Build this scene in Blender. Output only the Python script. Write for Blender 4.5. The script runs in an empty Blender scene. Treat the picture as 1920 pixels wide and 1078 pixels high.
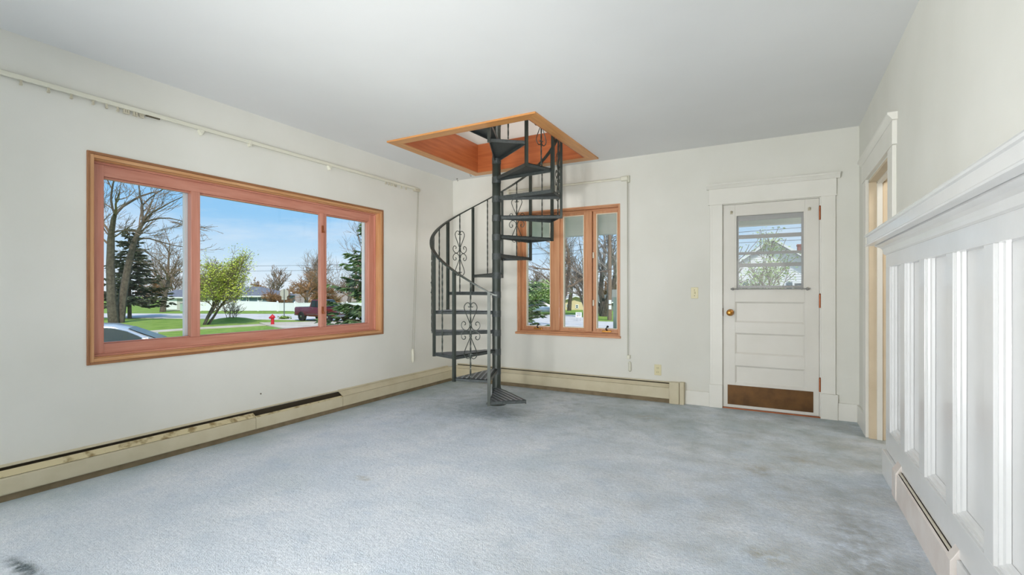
import bpy, math, random
from math import sin, cos, pi, radians as R

# ------------------------------------------------------------------ camera, sky, sun, lamps, exposure
sc = bpy.context.scene
COL = sc.collection
F, YAW, V0, EYE = 909.0, R(28.975), 546.2, 1.168     # focal length in px of a 1920 wide frame, yaw, horizon row, eye height
CA, SA = cos(YAW), sin(YAW)
cam_d = bpy.data.cameras.new('camera'); cam = bpy.data.objects.new('camera', cam_d); COL.objects.link(cam)
cam.location = (0, 0, EYE); cam.rotation_euler = (pi/2, 0, YAW)
cam_d.sensor_width = 36.0; cam_d.lens = F/1920*36.0; cam_d.shift_y = 7.2/1920; cam_d.clip_start = .05; cam_d.clip_end = 600
sc.camera = cam
sc.view_settings.view_transform = 'Standard'; sc.view_settings.look = 'None'
sc.view_settings.gamma = 1.0; sc.view_settings.use_curve_mapping = False
sc.view_settings.exposure = 0.0
SKY_STRENGTH, SUN_STRENGTH = 1.0, 3.8
sc.cycles.max_bounces = 8; sc.cycles.diffuse_bounces = 5; sc.cycles.glossy_bounces = 3; sc.cycles.adaptive_threshold = .05
sc.cycles.caustics_reflective = False; sc.cycles.caustics_refractive = False
REAR_W, FLASH_W, FAR_W, SIDE_W, UP_W, HALL_W = 75.0, 35.0, 17.0, 165.0, 45.0, 16.0

def lin(h):
    if isinstance(h, str):
        h = h.lstrip('#'); c = [int(h[i:i+2], 16)/255 for i in (0, 2, 4)]
        return tuple(x/12.92 if x <= .04045 else ((x+.055)/1.055)**2.4 for x in c) + (1,)
    return tuple(h)[:3] + (1,)

world = bpy.data.worlds.new('sky'); sc.world = world; world.use_nodes = True
wn, wl = world.node_tree.nodes, world.node_tree.links; wn.clear()
w_out = wn.new('ShaderNodeOutputWorld'); w_bg = wn.new('ShaderNodeBackground'); w_bg.inputs[1].default_value = SKY_STRENGTH
w_tc = wn.new('ShaderNodeTexCoord'); w_sep = wn.new('ShaderNodeSeparateXYZ'); wl.new(w_tc.outputs['Generated'], w_sep.inputs[0])
w_rmp = wn.new('ShaderNodeValToRGB'); wl.new(w_sep.outputs[2], w_rmp.inputs[0])
cr = w_rmp.color_ramp; cr.elements[0].position = 0.0; cr.elements[0].color = (.80, .90, .98, 1)
cr.elements[1].position = 1.0; cr.elements[1].color = (.13, .36, .80, 1)
for p_, c_ in ((.06, (.60, .80, .97, 1)), (.14, (.31, .62, .94, 1)), (.28, (.24, .54, .92, 1))):
    e_ = cr.elements.new(p_); e_.color = c_
w_map = wn.new('ShaderNodeMapping'); w_map.inputs['Scale'].default_value = (2.2, 2.2, 11.0); wl.new(w_tc.outputs['Generated'], w_map.inputs[0])
w_nz = wn.new('ShaderNodeTexNoise'); w_nz.inputs['Scale'].default_value = 1.9; w_nz.inputs['Detail'].default_value = 7; w_nz.inputs['Roughness'].default_value = .58
wl.new(w_map.outputs[0], w_nz.inputs['Vector'])
w_cr = wn.new('ShaderNodeValToRGB'); wl.new(w_nz.outputs[0], w_cr.inputs[0])
w_cr.color_ramp.elements[0].position = .46; w_cr.color_ramp.elements[1].position = .78
w_cr.color_ramp.elements[1].color = (.62, .62, .62, 1)
w_mix = wn.new('ShaderNodeMixRGB'); wl.new(w_cr.outputs[0], w_mix.inputs[0]); wl.new(w_rmp.outputs[0], w_mix.inputs[1]); w_mix.inputs[2].default_value = (.92, .95, 1.0, 1)
wl.new(w_mix.outputs[0], w_bg.inputs[0]); wl.new(w_bg.outputs[0], w_out.inputs[0])

sun_d = bpy.data.lights.new('sun', 'SUN'); sun_d.energy = SUN_STRENGTH; sun_d.angle = R(3); sun_d.color = (1, .95, .86)
sun = bpy.data.objects.new('sun', sun_d); COL.objects.link(sun); sun.rotation_euler = (R(44), 0, R(50))   # from behind the house, right of the camera

def area(name, loc, size, power, color=(1, 1, 1), rot=(0, 0, 0), parent=None, spread=180):
    d = bpy.data.lights.new(name, 'AREA'); d.spread = R(spread); d.shape = 'RECTANGLE'; d.size, d.size_y = size; d.energy = power; d.color = color
    o = bpy.data.objects.new(name, d); COL.objects.link(o); o.location = loc; o.rotation_euler = rot; o.parent = parent
    return o

# ------------------------------------------------------------------ materials
def mat(name, color, rough=.6, metal=0.0, var=0.0, vscale=8.0, color2=None, bump=0.0, bscale=60.0, stretch=(1, 1, 1), spec=.5, coat=0.0, detail=5.0, lo=.35, hi=.65):
    m = bpy.data.materials.new(name); m.use_nodes = True
    n, l = m.node_tree.nodes, m.node_tree.links; b = n['Principled BSDF']
    b.inputs['Base Color'].default_value = lin(color); b.inputs['Roughness'].default_value = rough
    b.inputs['Metallic'].default_value = metal; b.inputs['Specular IOR Level'].default_value = spec
    if coat: b.inputs['Coat Weight'].default_value = coat; b.inputs['Coat Roughness'].default_value = .12
    if color2 or var or bump:
        tc = n.new('ShaderNodeTexCoord'); mp = n.new('ShaderNodeMapping'); mp.inputs['Scale'].default_value = stretch
        l.new(tc.outputs['Object'], mp.inputs[0])
    if color2 or var:
        c2 = lin(color2) if color2 else tuple(x*(1-var) for x in lin(color)[:3]) + (1,)
        nz = n.new('ShaderNodeTexNoise'); nz.inputs['Scale'].default_value = vscale; nz.inputs['Detail'].default_value = detail
        l.new(mp.outputs[0], nz.inputs['Vector'])
        rp = n.new('ShaderNodeValToRGB'); rp.color_ramp.elements[0].position = lo; rp.color_ramp.elements[1].position = hi
        rp.color_ramp.elements[0].color = lin(color); rp.color_ramp.elements[1].color = c2
        l.new(nz.outputs[0], rp.inputs[0]); l.new(rp.outputs[0], b.inputs['Base Color'])
    if bump:
        bz = n.new('ShaderNodeTexNoise'); bz.inputs['Scale'].default_value = bscale; bz.inputs['Detail'].default_value = 3
        l.new(mp.outputs[0], bz.inputs['Vector'])
        bp = n.new('ShaderNodeBump'); bp.inputs['Strength'].default_value = bump; bp.inputs['Distance'].default_value = .01
        l.new(bz.outputs[0], bp.inputs['Height']); l.new(bp.outputs[0], b.inputs['Normal'])
    return m

def glass_mat(name, gloss=.05, haze=0.0, tint=(1, 1, 1, 1)):
    m = bpy.data.materials.new(name); m.use_nodes = True
    n, l = m.node_tree.nodes, m.node_tree.links; n.clear()
    o = n.new('ShaderNodeOutputMaterial'); t = n.new('ShaderNodeBsdfTransparent'); t.inputs[0].default_value = tint
    g = n.new('ShaderNodeBsdfGlossy'); g.inputs['Roughness'].default_value = .01
    mx = n.new('ShaderNodeMixShader'); mx.inputs[0].default_value = gloss
    l.new(t.outputs[0], mx.inputs[1]); l.new(g.outputs[0], mx.inputs[2])
    last = mx
    if haze:
        d = n.new('ShaderNodeBsdfDiffuse'); d.inputs[0].default_value = (.9, .9, .9, 1)
        m2 = n.new('ShaderNodeMixShader'); m2.inputs[0].default_value = haze
        l.new(mx.outputs[0], m2.inputs[1]); l.new(d.outputs[0], m2.inputs[2]); last = m2
    l.new(last.outputs[0], o.inputs[0])
    return m

def emit_mat(name, color, s):
    m = bpy.data.materials.new(name); m.use_nodes = True
    b = m.node_tree.nodes['Principled BSDF']; b.inputs['Base Color'].default_value = lin(color)
    b.inputs['Emission Color'].default_value = lin(color); b.inputs['Emission Strength'].default_value = s
    return m

def carpet_mat():
    m = bpy.data.materials.new('carpet'); m.use_nodes = True
    n, l = m.node_tree.nodes, m.node_tree.links; b = n['Principled BSDF']
    b.inputs['Roughness'].default_value = 1.0; b.inputs['Specular IOR Level'].default_value = .05
    b.inputs['Sheen Weight'].default_value = .15
    tc = n.new('ShaderNodeTexCoord')
    def noise(scale, detail=4, rough=.55, stretch=(1, 1, 1), rot=0, loc=(0, 0, 0)):
        mp = n.new('ShaderNodeMapping'); mp.inputs['Scale'].default_value = stretch; mp.inputs['Rotation'].default_value = (0, 0, rot); mp.inputs['Location'].default_value = loc
        l.new(tc.outputs['Object'], mp.inputs[0])
        z = n.new('ShaderNodeTexNoise'); z.inputs['Scale'].default_value = scale; z.inputs['Detail'].default_value = detail; z.inputs['Roughness'].default_value = rough
        l.new(mp.outputs[0], z.inputs['Vector']); return z.outputs[0]
    def ramp(src, lo, hi, a=0.0, bb=1.0):
        r = n.new('ShaderNodeMapRange'); r.inputs['From Min'].default_value = lo; r.inputs['From Max'].default_value = hi
        r.inputs['To Min'].default_value = a; r.inputs['To Max'].default_value = bb; l.new(src, r.inputs['Value']); return r.outputs[0]
    def mix(fac, c1, c2, mode='MIX'):
        x = n.new('ShaderNodeMixRGB'); x.blend_type = mode
        if isinstance(fac, float): x.inputs[0].default_value = fac
        else: l.new(fac, x.inputs[0])
        for i, c in ((1, c1), (2, c2)):
            if isinstance(c, tuple): x.inputs[i].default_value = c
            else: l.new(c, x.inputs[i])
        return x.outputs[0]
    def math_(op, a, bb):
        x = n.new('ShaderNodeMath'); x.operation = op
        for i, c in ((0, a), (1, bb)):
            if isinstance(c, float): x.inputs[i].default_value = c
            else: l.new(c, x.inputs[i])
        return x.outputs[0]
    base, pale, blue, tan, green = lin('#e0e8f2'), lin('#f5f8fd'), lin('#c8d6e6'), lin('#a9a48d'), lin('#b6c6c6')
    c = mix(ramp(noise(2.6, 5), .35, .68), base, pale)
    c = mix(ramp(noise(5.0, 5, loc=(3, 1, 0)), .54, .76, 0, .6), c, blue)
    c = mix(ramp(noise(1.3, 4, loc=(7, 2, 0)), .55, .8, 0, .45), c, green)
    # the worn, tan-soiled walkway near the doors on the right-hand side and the greener edge by the left wall
    sp = n.new('ShaderNodeSeparateXYZ'); l.new(tc.outputs['Object'], sp.inputs[0])
    walk = math_('MULTIPLY', ramp(sp.outputs[0], -1.7, .2), ramp(noise(3.2, 6, .6, loc=(1, 9, 0)), .42, .66))
    c = mix(math_('MULTIPLY', walk, .58), c, lin('#a39e8a'))
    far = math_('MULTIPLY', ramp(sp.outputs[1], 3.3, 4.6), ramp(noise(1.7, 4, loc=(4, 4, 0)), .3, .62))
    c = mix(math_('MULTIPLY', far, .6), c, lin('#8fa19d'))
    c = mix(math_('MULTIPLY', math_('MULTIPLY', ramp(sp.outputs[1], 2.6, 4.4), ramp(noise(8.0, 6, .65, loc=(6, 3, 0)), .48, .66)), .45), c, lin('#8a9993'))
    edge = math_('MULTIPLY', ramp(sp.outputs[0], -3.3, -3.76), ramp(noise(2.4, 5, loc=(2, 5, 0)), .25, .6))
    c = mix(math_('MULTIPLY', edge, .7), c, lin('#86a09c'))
    def spot(x, y, rx, ry, col, amt, cc):
        mp = n.new('ShaderNodeMapping'); mp.vector_type = 'POINT'
        mp.inputs['Location'].default_value = (-x/rx, -y/ry, 0); mp.inputs['Scale'].default_value = (1/rx, 1/ry, 0)
        l.new(tc.outputs['Object'], mp.inputs[0])
        ln = n.new('ShaderNodeVectorMath'); ln.operation = 'LENGTH'; l.new(mp.outputs[0], ln.inputs[0])
        f = math_('MULTIPLY', ramp(ln.outputs['Value'], 1.0, .3), ramp(noise(16, 3, loc=(x, y, 0)), .35, .6))
        return mix(math_('MULTIPLY', f, amt), cc, col)
    tan2 = lin('#9a8c62')
    for s in ((-.04, 2.42, .14, .10, tan2, .7), (-.12, 3.55, .12, .16, tan2, .5), (.1, 3.9, .14, .1, tan2, .55), (-2.28, 2.2, .09, .05, lin('#b3a98f'), .6), (-1.05, 4.55, .22, .12, tan2, .45),
              (-2.8, .79, .24, .05, lin('#2d4040'), .95), (.14, 1.92, .06, .06, lin('#6b6a5a'), .8), (-2.5, 4.0, .9, .4, lin('#849a92'), .45), (.32, 2.6, .2, .9, lin('#8d8a7c'), .6), (.2, 1.7, .3, .5, lin('#959080'), .55)):
        c = spot(*s, c)
    fine = noise(62, 5, .75)
    fleck = noise(24, 6, .8, (1, 1.6, 1), .4)
    dark = noise(14, 6, .72, (1, 2.2, 1), .5)
    c = mix(ramp(dark, .60, .76, 0, .45), c, lin('#8a9eb0'))
    c = mix(ramp(fine, .3, .75, 0, .55), lin('#8798a4'), c) if False else mix(ramp(fine, .40, .62, .42, 0), c, lin('#b0bdcb'))
    c = mix(ramp(fleck, .58, .70, 0, .5), c, lin('#93a4b4'))
    c = mix(ramp(fleck, .42, .30, 0, .5), c, lin('#f4f6fa'))
    l.new(c, b.inputs['Base Color'])
    h = math_('ADD', math_('MULTIPLY', noise(150, 2, .7), .6), math_('ADD', math_('MULTIPLY', noise(38, 4, .65), .9), math_('MULTIPLY', noise(7, 4), 1.2)))
    bp = n.new('ShaderNodeBump'); bp.inputs['Strength'].default_value = .7; bp.inputs['Distance'].default_value = .016
    l.new(h, bp.inputs['Height']); l.new(bp.outputs[0], b.inputs['Normal'])
    return m

def wood_mat(name, c1, c2, axis, rough=.42, fine=1.0):
    st = [14*fine, 14*fine, 14*fine]; st['xyz'.index(axis)] = .9
    return mat(name, c1, rough, color2=c2, vscale=3.0, stretch=tuple(st), bump=.05, bscale=6, lo=.3, hi=.72, coat=.15)

M = {}
M['wall'] = mat('wall_paint', '#e2e1da', .78, color2='#dcdbd3', vscale=1.6, bump=.04, bscale=90)
M['ceil'] = mat('ceiling_paint', '#e6e7e7', .85, color2='#e2e3e3', vscale=1.2)
M['trim'] = mat('trim_paint', '#e6e4dd', .38, color2='#e1dfd7', vscale=3, bump=.02, bscale=40)
M['white'] = mat('white_gloss_paint', '#e4e4e4', .24, color2='#dededd', vscale=3, bump=.02, bscale=30, coat=.2)
M['doorw'] = mat('door_paint', '#dfdcd5', .42, color2='#d9d6ce', vscale=3)
M['tan'] = mat('tan_paint', '#d6c6ac', .6, color2='#cdbca1', vscale=4)
M['carpet'] = carpet_mat()
M['heater'] = mat('heater_enamel', '#cfc5aa', .45, color2='#c4b99b', vscale=7, lo=.4, hi=.75)
M['heaterdirt'] = mat('dirty_enamel', '#cfc29c', .6, color2='#8e7a52', vscale=16, lo=.5, hi=.66)
M['dark'] = mat('dark_slot', '#3a3122', .9)
M['gap'] = mat('brown_plinth', '#8a7a60', .8, color2='#77684f', vscale=12)
M['redz'] = wood_mat('red_wood_vertical', '#d29581', '#bd7b67', 'z')
M['redy'] = wood_mat('red_wood_horizontal', '#d29581', '#bd7b67', 'y')
M['tanz'] = wood_mat('tan_wood_vertical', '#d3a478', '#bd8656', 'z')
M['tany'] = wood_mat('tan_wood_horizontal', '#d3a478', '#bd8656', 'y')
M['brnz'] = wood_mat('brown_wood_vertical', '#a3714b', '#885936', 'z')
M['brny'] = wood_mat('brown_wood_horizontal', '#a3714b', '#885936', 'y')
M['oranz'] = wood_mat('orange_wood_vertical', '#d29c74', '#bd825a', 'z')
M['oranx'] = wood_mat('orange_wood_horizontal', '#d29c74', '#bd825a', 'x')
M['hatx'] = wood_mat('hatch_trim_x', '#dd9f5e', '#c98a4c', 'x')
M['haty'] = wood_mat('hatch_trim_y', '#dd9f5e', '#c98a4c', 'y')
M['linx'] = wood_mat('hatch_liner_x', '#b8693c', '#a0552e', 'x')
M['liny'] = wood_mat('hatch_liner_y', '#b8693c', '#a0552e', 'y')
M['vinyl'] = mat('white_vinyl', '#e3e5e8', .4)
M['bead'] = mat('cream_bead', '#e8dfca', .5)
M['glass'] = glass_mat('window_glass', .02)
M['hazy'] = glass_mat('hazy_door_glass', .02, .12)
M['iron'] = mat('painted_iron', '#3b423d', .36, metal=.25, color2='#333a36', vscale=14, bump=.06, bscale=120, spec=.6)
M['plate'] = mat('chequered_iron_plate', '#4c5253', .34, metal=.3, color2='#3c4342', vscale=60, bump=.5, bscale=170, spec=.6)
M['rib'] = mat('worn_iron_rib', '#9a9da6', .35, metal=.4, color2='#82868e', vscale=30)
M['brass'] = mat('brass', '#c98f45', .25, metal=.9)
M['bronze'] = mat('bronze_kick_plate', '#6b4a26', .42, metal=.55, color2='#54391c', vscale=9)
M['copper'] = mat('copper_hinge', '#a5603c', .4, metal=.6)
M['ivory'] = mat('ivory_plastic', '#d9d0a8', .4)
M['slot'] = mat('slot_dark', '#57503f', .7)
M['rodw'] = mat('cream_rod', '#dcdaca', .45)
M['cord'] = mat('grey_cord', '#a5a393', .7)
M['clip'] = mat('clip_plastic', '#c4bda9', .6)
M['grey'] = mat('grey_alloy', '#8e8e8c', .5, metal=.1)
M['black'] = mat('black_plastic', '#17171a', .5)
M['steel'] = mat('steel', '#8f9093', .35, metal=.8)

# ------------------------------------------------------------------ mesh helpers
class MB:
    def __init__(s): s.v = []; s.f = []
    def box(s, x0, x1, y0, y1, z0, z1):
        b = len(s.v)
        s.v += [(x0,y0,z0),(x1,y0,z0),(x1,y1,z0),(x0,y1,z0),(x0,y0,z1),(x1,y0,z1),(x1,y1,z1),(x0,y1,z1)]
        s.f += [tuple(b+i for i in q) for q in ((0,3,2,1),(4,5,6,7),(0,1,5,4),(1,2,6,5),(2,3,7,6),(3,0,4,7))]
        return s
    def hexa(s, p):      # eight corners: bottom four, top four
        b = len(s.v); s.v += [tuple(q) for q in p]
        s.f += [tuple(b+i for i in q) for q in ((0,3,2,1),(4,5,6,7),(0,1,5,4),(1,2,6,5),(2,3,7,6),(3,0,4,7))]
        return s
    def prism(s, poly, axis, a, b_):      # poly in the two other axes (order: axis x -> (y,z); y -> (x,z); z -> (x,y))
        def mk(p, t):
            return {'x': (t, p[0], p[1]), 'y': (p[0], t, p[1]), 'z': (p[0], p[1], t)}[axis]
        b = len(s.v); n = len(poly)
        s.v += [mk(p, a) for p in poly] + [mk(p, b_) for p in poly]
        s.f += [tuple(b+i for i in range(n))[::-1], tuple(b+n+i for i in range(n))]
        s.f += [(b+i, b+(i+1) % n, b+n+(i+1) % n, b+n+i) for i in range(n)]
        return s
    def tube(s, pts, r, n=8, cap=True, twist=0.0, square=False):
        rr = r if isinstance(r, (list, tuple)) else [r]*len(pts)
        b = len(s.v); k = len(pts); up = None
        for i, p in enumerate(pts):
            a, c = pts[max(i-1, 0)], pts[min(i+1, k-1)]
            d = [c[j]-a[j] for j in range(3)]; L = math.sqrt(sum(x*x for x in d)) or 1; d = [x/L for x in d]
            if up is None: up = (1, 0, 0) if abs(d[0]) < .8 else (0, 1, 0)
            dot = sum(up[j]*d[j] for j in range(3)); e = [up[j]-dot*d[j] for j in range(3)]
            L = math.sqrt(sum(x*x for x in e)) or 1; e = [x/L for x in e]; up = e
            g = (d[1]*e[2]-d[2]*e[1], d[2]*e[0]-d[0]*e[2], d[0]*e[1]-d[1]*e[0])
            for q in range(n):
                t = 2*pi*(q+.5)/n + twist*i
                s.v.append(tuple(p[j]+rr[i]*(cos(t)*e[j]+sin(t)*g[j]) for j in range(3)))
        for i in range(k-1):
            for q in range(n):
                s.f.append((b+i*n+q, b+i*n+(q+1) % n, b+(i+1)*n+(q+1) % n, b+(i+1)*n+q))
        if cap: s.f += [tuple(b+q for q in range(n))[::-1], tuple(b+(k-1)*n+q for q in range(n))]
        return s
    def lathe(s, prof, c=(0, 0, 0), axis='z', n=20):     # prof of (radius, height)
        b = len(s.v)
        for r, h in prof:
            for q in range(n):
                t = 2*pi*q/n; x, y = r*cos(t), r*sin(t)
                o = {'z': (x, y, h), 'y': (x, h, y), 'x': (h, x, y)}[axis]
                s.v.append(tuple(c[j]+o[j] for j in range(3)))
        for i in range(len(prof)-1):
            for q in range(n): s.f.append((b+i*n+q, b+i*n+(q+1) % n, b+(i+1)*n+(q+1) % n, b+(i+1)*n+q))
        s.f += [tuple(b+q for q in range(n))[::-1], tuple(b+(len(prof)-1)*n+q for q in range(n))]
        return s
    def quad(s, *p):
        b = len(s.v); s.v += [tuple(q) for q in p]; s.f.append(tuple(range(b, b+len(p)))); return s
    def ring(s, axis, a0, a1, outer, inner):   # rectangular frame; outer/inner = (u0,u1,v0,v1) in the two other axes
        (o0,o1,p0,p1), (i0,i1,j0,j1) = outer, inner
        for u0,u1,v0,v1 in ((o0,i0,p0,p1),(i1,o1,p0,p1),(i0,i1,p0,j0),(i0,i1,j1,p1)):
            if u1-u0 < 1e-6 or v1-v0 < 1e-6: continue
            if axis == 'x': s.box(a0,a1,u0,u1,v0,v1)
            elif axis == 'y': s.box(u0,u1,a0,a1,v0,v1)
            else: s.box(u0,u1,v0,v1,a0,a1)
        return s
    def mesh(s, name, m, smooth=False):
        me = bpy.data.meshes.new(name); me.from_pydata(s.v, [], s.f); me.update()
        if m: me.materials.append(M[m] if isinstance(m, str) else m)
        if smooth: me.polygons.foreach_set('use_smooth', [True]*len(me.polygons))
        return me
    def obj(s, name, m, parent=None, smooth=False, bevel=0.0):
        o = bpy.data.objects.new(name, s.mesh(name, m, smooth)); COL.objects.link(o); o.parent = parent
        if smooth and not bevel: auto_smooth(o)
        if bevel:
            md = o.modifiers.new('bevel', 'BEVEL'); md.width = bevel; md.segments = 2; md.limit_method = 'ANGLE'; md.angle_limit = R(40)
        return o
def auto_smooth(o):
    me = o.data
    try: me.set_sharp_from_angle(angle=R(40))
    except Exception: pass

def box(*a): return MB().box(*a)
def tag(o, label, cat, group=None, kind=None):
    if label: o['label'] = label
    if cat: o['category'] = cat
    if group: o['group'] = group
    if kind: o['kind'] = kind
    return o
def thing(name, label, cat, loc=(0, 0, 0), rz=0.0, group=None, kind=None):
    o = bpy.data.objects.new(name, None); COL.objects.link(o); o.location = loc; o.rotation_euler = (0, 0, rz); o.empty_display_size = .1
    return tag(o, label, cat, group, kind)
def copy_tree(o, parent=None):
    c = o.copy(); COL.objects.link(c); c.parent = parent
    for ch in list(o.children): copy_tree(ch, c)
    return c
def struct(mb, name, m, label, cat, bevel=0.0):
    return tag(mb.obj(name, m, bevel=bevel), label, cat, kind='structure')

# ------------------------------------------------------------------ room shell
XL, XR, YB, H = -3.826, .615, 5.283, 2.642
YR = -6.5                    # wall behind the camera
XLo, YBo, XRo = -4.03, 5.48, .74
UF = 2.95                    # upstairs floor level

fl = struct(box(XL, XR, YR, YB, -.12, 0), 'floor', 'carpet', 'worn pale blue-grey shag carpet with tan stains', 'floor')
# left wall with the picture window hole
WY0, WY1, WZ0, WZ1 = 1.385, 3.965, .712, 2.046
w = MB(); w.box(XLo, XL, YR-.2, WY0, -.12, UF).box(XLo, XL, WY1, YBo, -.12, UF).box(XLo, XL, WY0, WY1, -.12, WZ0).box(XLo, XL, WY0, WY1, WZ1, UF)
struct(w, 'wall_left', 'wall', 'cream painted wall holding the wide red-framed window', 'wall')
BX0, BX1, BZ0, BZ1 = -2.842, -1.563, .67, 2.134
DX0, DX1, DZ1 = -.513, .323, 2.036
w = MB(); w.box(XL, BX0, YB, YBo, -.12, UF).box(BX0, BX1, YB, YBo, -.12, BZ0).box(BX0, BX1, YB, YBo, BZ1, UF).box(BX1, DX0, YB, YBo, -.12, UF)
w.box(DX0, DX1, YB, YBo, DZ1, UF).box(DX1, 1.95, YB, YBo, -.12, UF)
struct(w, 'wall_back', 'wall', 'cream painted wall with the triple window and panelled door', 'wall')
OY0, OY1, OZ1 = 3.86, 4.76, 2.05
w = MB(); w.box(XR, XRo, YR-.2, OY0, 1.45, UF).box(.642, XRo, YR-.2, OY0, -.12, 1.45).box(XR, XRo, OY1, YB, -.12, UF).box(XR, XRo, OY0, OY1, OZ1, UF)
struct(w, 'wall_right', 'wall', 'cream painted wall above the white wainscot', 'wall')
struct(MB().box(XL, XR, YR-.25, YR-.101, -.12, UF).box(XL, -3.35, YR-.101, YR, -.12, UF).box(.15, XR, YR-.101, YR, -.12, UF).box(-3.35, .15, YR-.101, YR, -.12, .1).box(-3.35, .15, YR-.101, YR, 2.35, UF), 'wall_rear', 'wall', 'cream painted wall behind the camera', 'wall')
HX0, HX1, HY0, HY1 = -3.265, -1.868, 3.672, 5.02
c = MB(); c.box(XL, HX0, YR, YB, H, UF).box(HX1, XR, YR, YB, H, UF).box(HX0, HX1, YR, HY0, H, UF).box(HX0, HX1, HY1, YB, H, UF)
struct(c, 'ceiling', 'ceil', 'flat white ceiling with a square stair opening', 'ceiling')

# room above the stair opening: walls and lid
UX0, UX1, UY0, UY1, UZ = -3.95, -.6, 2.3, 5.45, 5.1
w = MB(); w.ring('z', UF, UZ, (UX0-.15, UX1+.15, UY0-.15, UY1+.15), (UX0, UX1, UY0, UY1)).box(UX0-.15, UX1+.15, UY0-.15, UY1+.15, UZ, UZ+.2)
struct(w, 'wall_upper', mat('upper_wall_paint', '#dcd8d4', .8), 'pale wall of the room above the stair opening', 'wall')
ul = thing('ceiling_lamp', 'round glass lamp on the ceiling of the upper room', 'lamp', (-1.5, 3.2, UZ))
MB().lathe([(.18, 0), (.18, -.03), (.17, -.03)], n=24).obj('canopy', 'brass', ul, True)
MB().lathe([(.165, -.03), (.16, -.08), (.11, -.12), (.01, -.135)], n=24).obj('lamp_shade', emit_mat('lit_glass', '#fff4e6', 2.0), ul, True)
area('upper_lamp_light', (0, 0, -.16), (.5, .5), UP_W, (1, .95, .9), parent=ul)

# hall behind the doorway on the right
w = MB(); w.box(1.95, 2.05, 2.8, YB, -.12, UF).box(XRo, 2.05, 2.7, 2.8, -.12, UF).box(XRo, 1.95, 2.8, YB, 2.5, UF)
struct(w, 'wall_hall', 'tan', 'tan wall of the hall beyond the side doorway', 'wall')
struct(box(XR, 1.95, 2.8, YB, -.12, -.001), 'floor_hall', 'carpet', 'carpeted floor of the hall beyond the doorway', 'floor')
area('hall_fill', (1.4, 4.3, 2.47), (.6, .6), HALL_W, (1, .97, .92))  # unseen fill lamp added to brighten the far room through the doorway

# unseen fill lights added behind the camera: two window frames with lamps, two flash heads
w3 = thing('rear_fill_frame', 'added window frame with a fill light, unseen in the wall behind the camera', 'window', (-1.6, YR, 0), kind='structure')
MB().ring('y', -.1, .02, (-1.75, 1.75, .1, 2.35), (-1.66, 1.66, .19, 2.26)).obj('frame', 'trim', w3); box(-.03, .03, -.1, .02, .19, 2.26).obj('mullion', 'trim', w3)
area('rear_fill', (0, -.02, 1.22), (3.3, 2.06), REAR_W, (.95, .975, 1.0), (-pi/2, 0, 0), w3)  # fill light added in a closed recess, no real daylight behind it
w4 = thing('side_fill_frame', 'added window frame with a fill light, unseen on the solid left wall behind the camera', 'window', (XL, -3.2, 0), kind='structure')
MB().ring('x', .001, .03, (-1.2, 1.2, .62, 2.12), (-1.1, 1.1, .72, 2.02)).obj('frame', 'trim', w4)
area('side_fill', (.035, 0, 1.37), (1.3, 2.2), SIDE_W, (.95, .98, 1.0), (pi/2, 0, -pi/2), w4)  # fill light added in front of solid wall, no opening behind it
for i, (lx, ly, lz, az, el, pw, spr) in enumerate(((-1.9, -.9, .62, -21, 20, FLASH_W, 112), (.1, -.75, .72, 36, 10, FAR_W, 58))):
    t = thing('fill_flash', ('unseen flash head added as fill on a low stand left of the camera', 'unseen flash head added as fill on a low stand behind the camera by the wainscot')[i], 'flash', (lx, ly, 0), R(az))
    MB().lathe([(.012, 0), (.012, lz-.12)], n=10).obj('stand', 'steel', t, True)
    for k in range(3): MB().tube([(0, 0, .32), (.3*cos(k*2.094), .3*sin(k*2.094), .008)], .008, 8).obj('leg', 'black', t, True)
    hd_ = MB().ring('z', -.10, .0, (-.27, .27, -.27, .27), (-.25, .25, -.25, .25)).box(-.25, .25, -.25, .25, -.10, -.085).obj('softbox', 'black', t)
    hd_.location = (0, 0, lz); hd_.rotation_euler = (R(-90+el), 0, 0)
    area('fill_flash_lamp', (0, 0, lz), (.5, .5), pw, (1, .99, .97), (R(90+el), 0, 0), t, spr)  # added fill, aimed to even out the room light

# ------------------------------------------------------------------ left picture window
w1 = thing('window_1', 'wide red wood sliding window with three panes in the left wall', 'window', (XL, 0, 0), kind='structure')
def wl_ring(name, m, x0, x1, o, i, par=w1, bevel=.002):      # four members of a rectangular frame, each its own board
    mz, my = m
    for u0, u1, v0, v1, mm in ((o[0], i[0], o[2], o[3], mz), (i[1], o[1], o[2], o[3], mz), (i[0], i[1], o[2], i[2], my), (i[0], i[1], i[3], o[3], my)):
        box(x0, x1, u0, u1, v0, v1).obj(name, mm, par, bevel=bevel)
wl_ring('casing', ('brnz', 'brny'), -.012, .012, (1.373, 3.977, .70, 2.058), (1.389, 3.961, .716, 2.042))
wl_ring('inner_casing', ('tanz', 'tany'), -.02, .006, (1.389, 3.961, .716, 2.042), (1.411, 3.939, .738, 2.02))
wl_ring('jamb', ('tanz', 'tany'), -.062, -.02, (1.386, 3.964, .713, 2.045), (1.418, 3.932, .745, 2.013))
wl_ring('jamb', ('redz', 'redy'), -.20, -.062, (1.386, 3.964, .713, 2.045), (1.43, 3.92, .757, 2.001))
FX = -.075
wl_ring('frame', ('redz', 'redy'), FX-.04, FX, (1.43, 3.92, .757, 2.001), (1.493, 3.846, .822, 1.926))
wl_ring('frame_step', ('redz', 'redy'), FX-.055, FX-.02, (1.493, 3.846, .822, 1.926), (1.499, 3.840, .83, 1.914))
box(FX-.045, FX+.006, 2.031, 2.096, .822, 1.926).obj('mullion', 'redz', w1, bevel=.003)
box(FX-.03, FX+.014, 3.206, 3.246, .822, 1.926).obj('mullion', 'redz', w1, bevel=.003)
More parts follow.
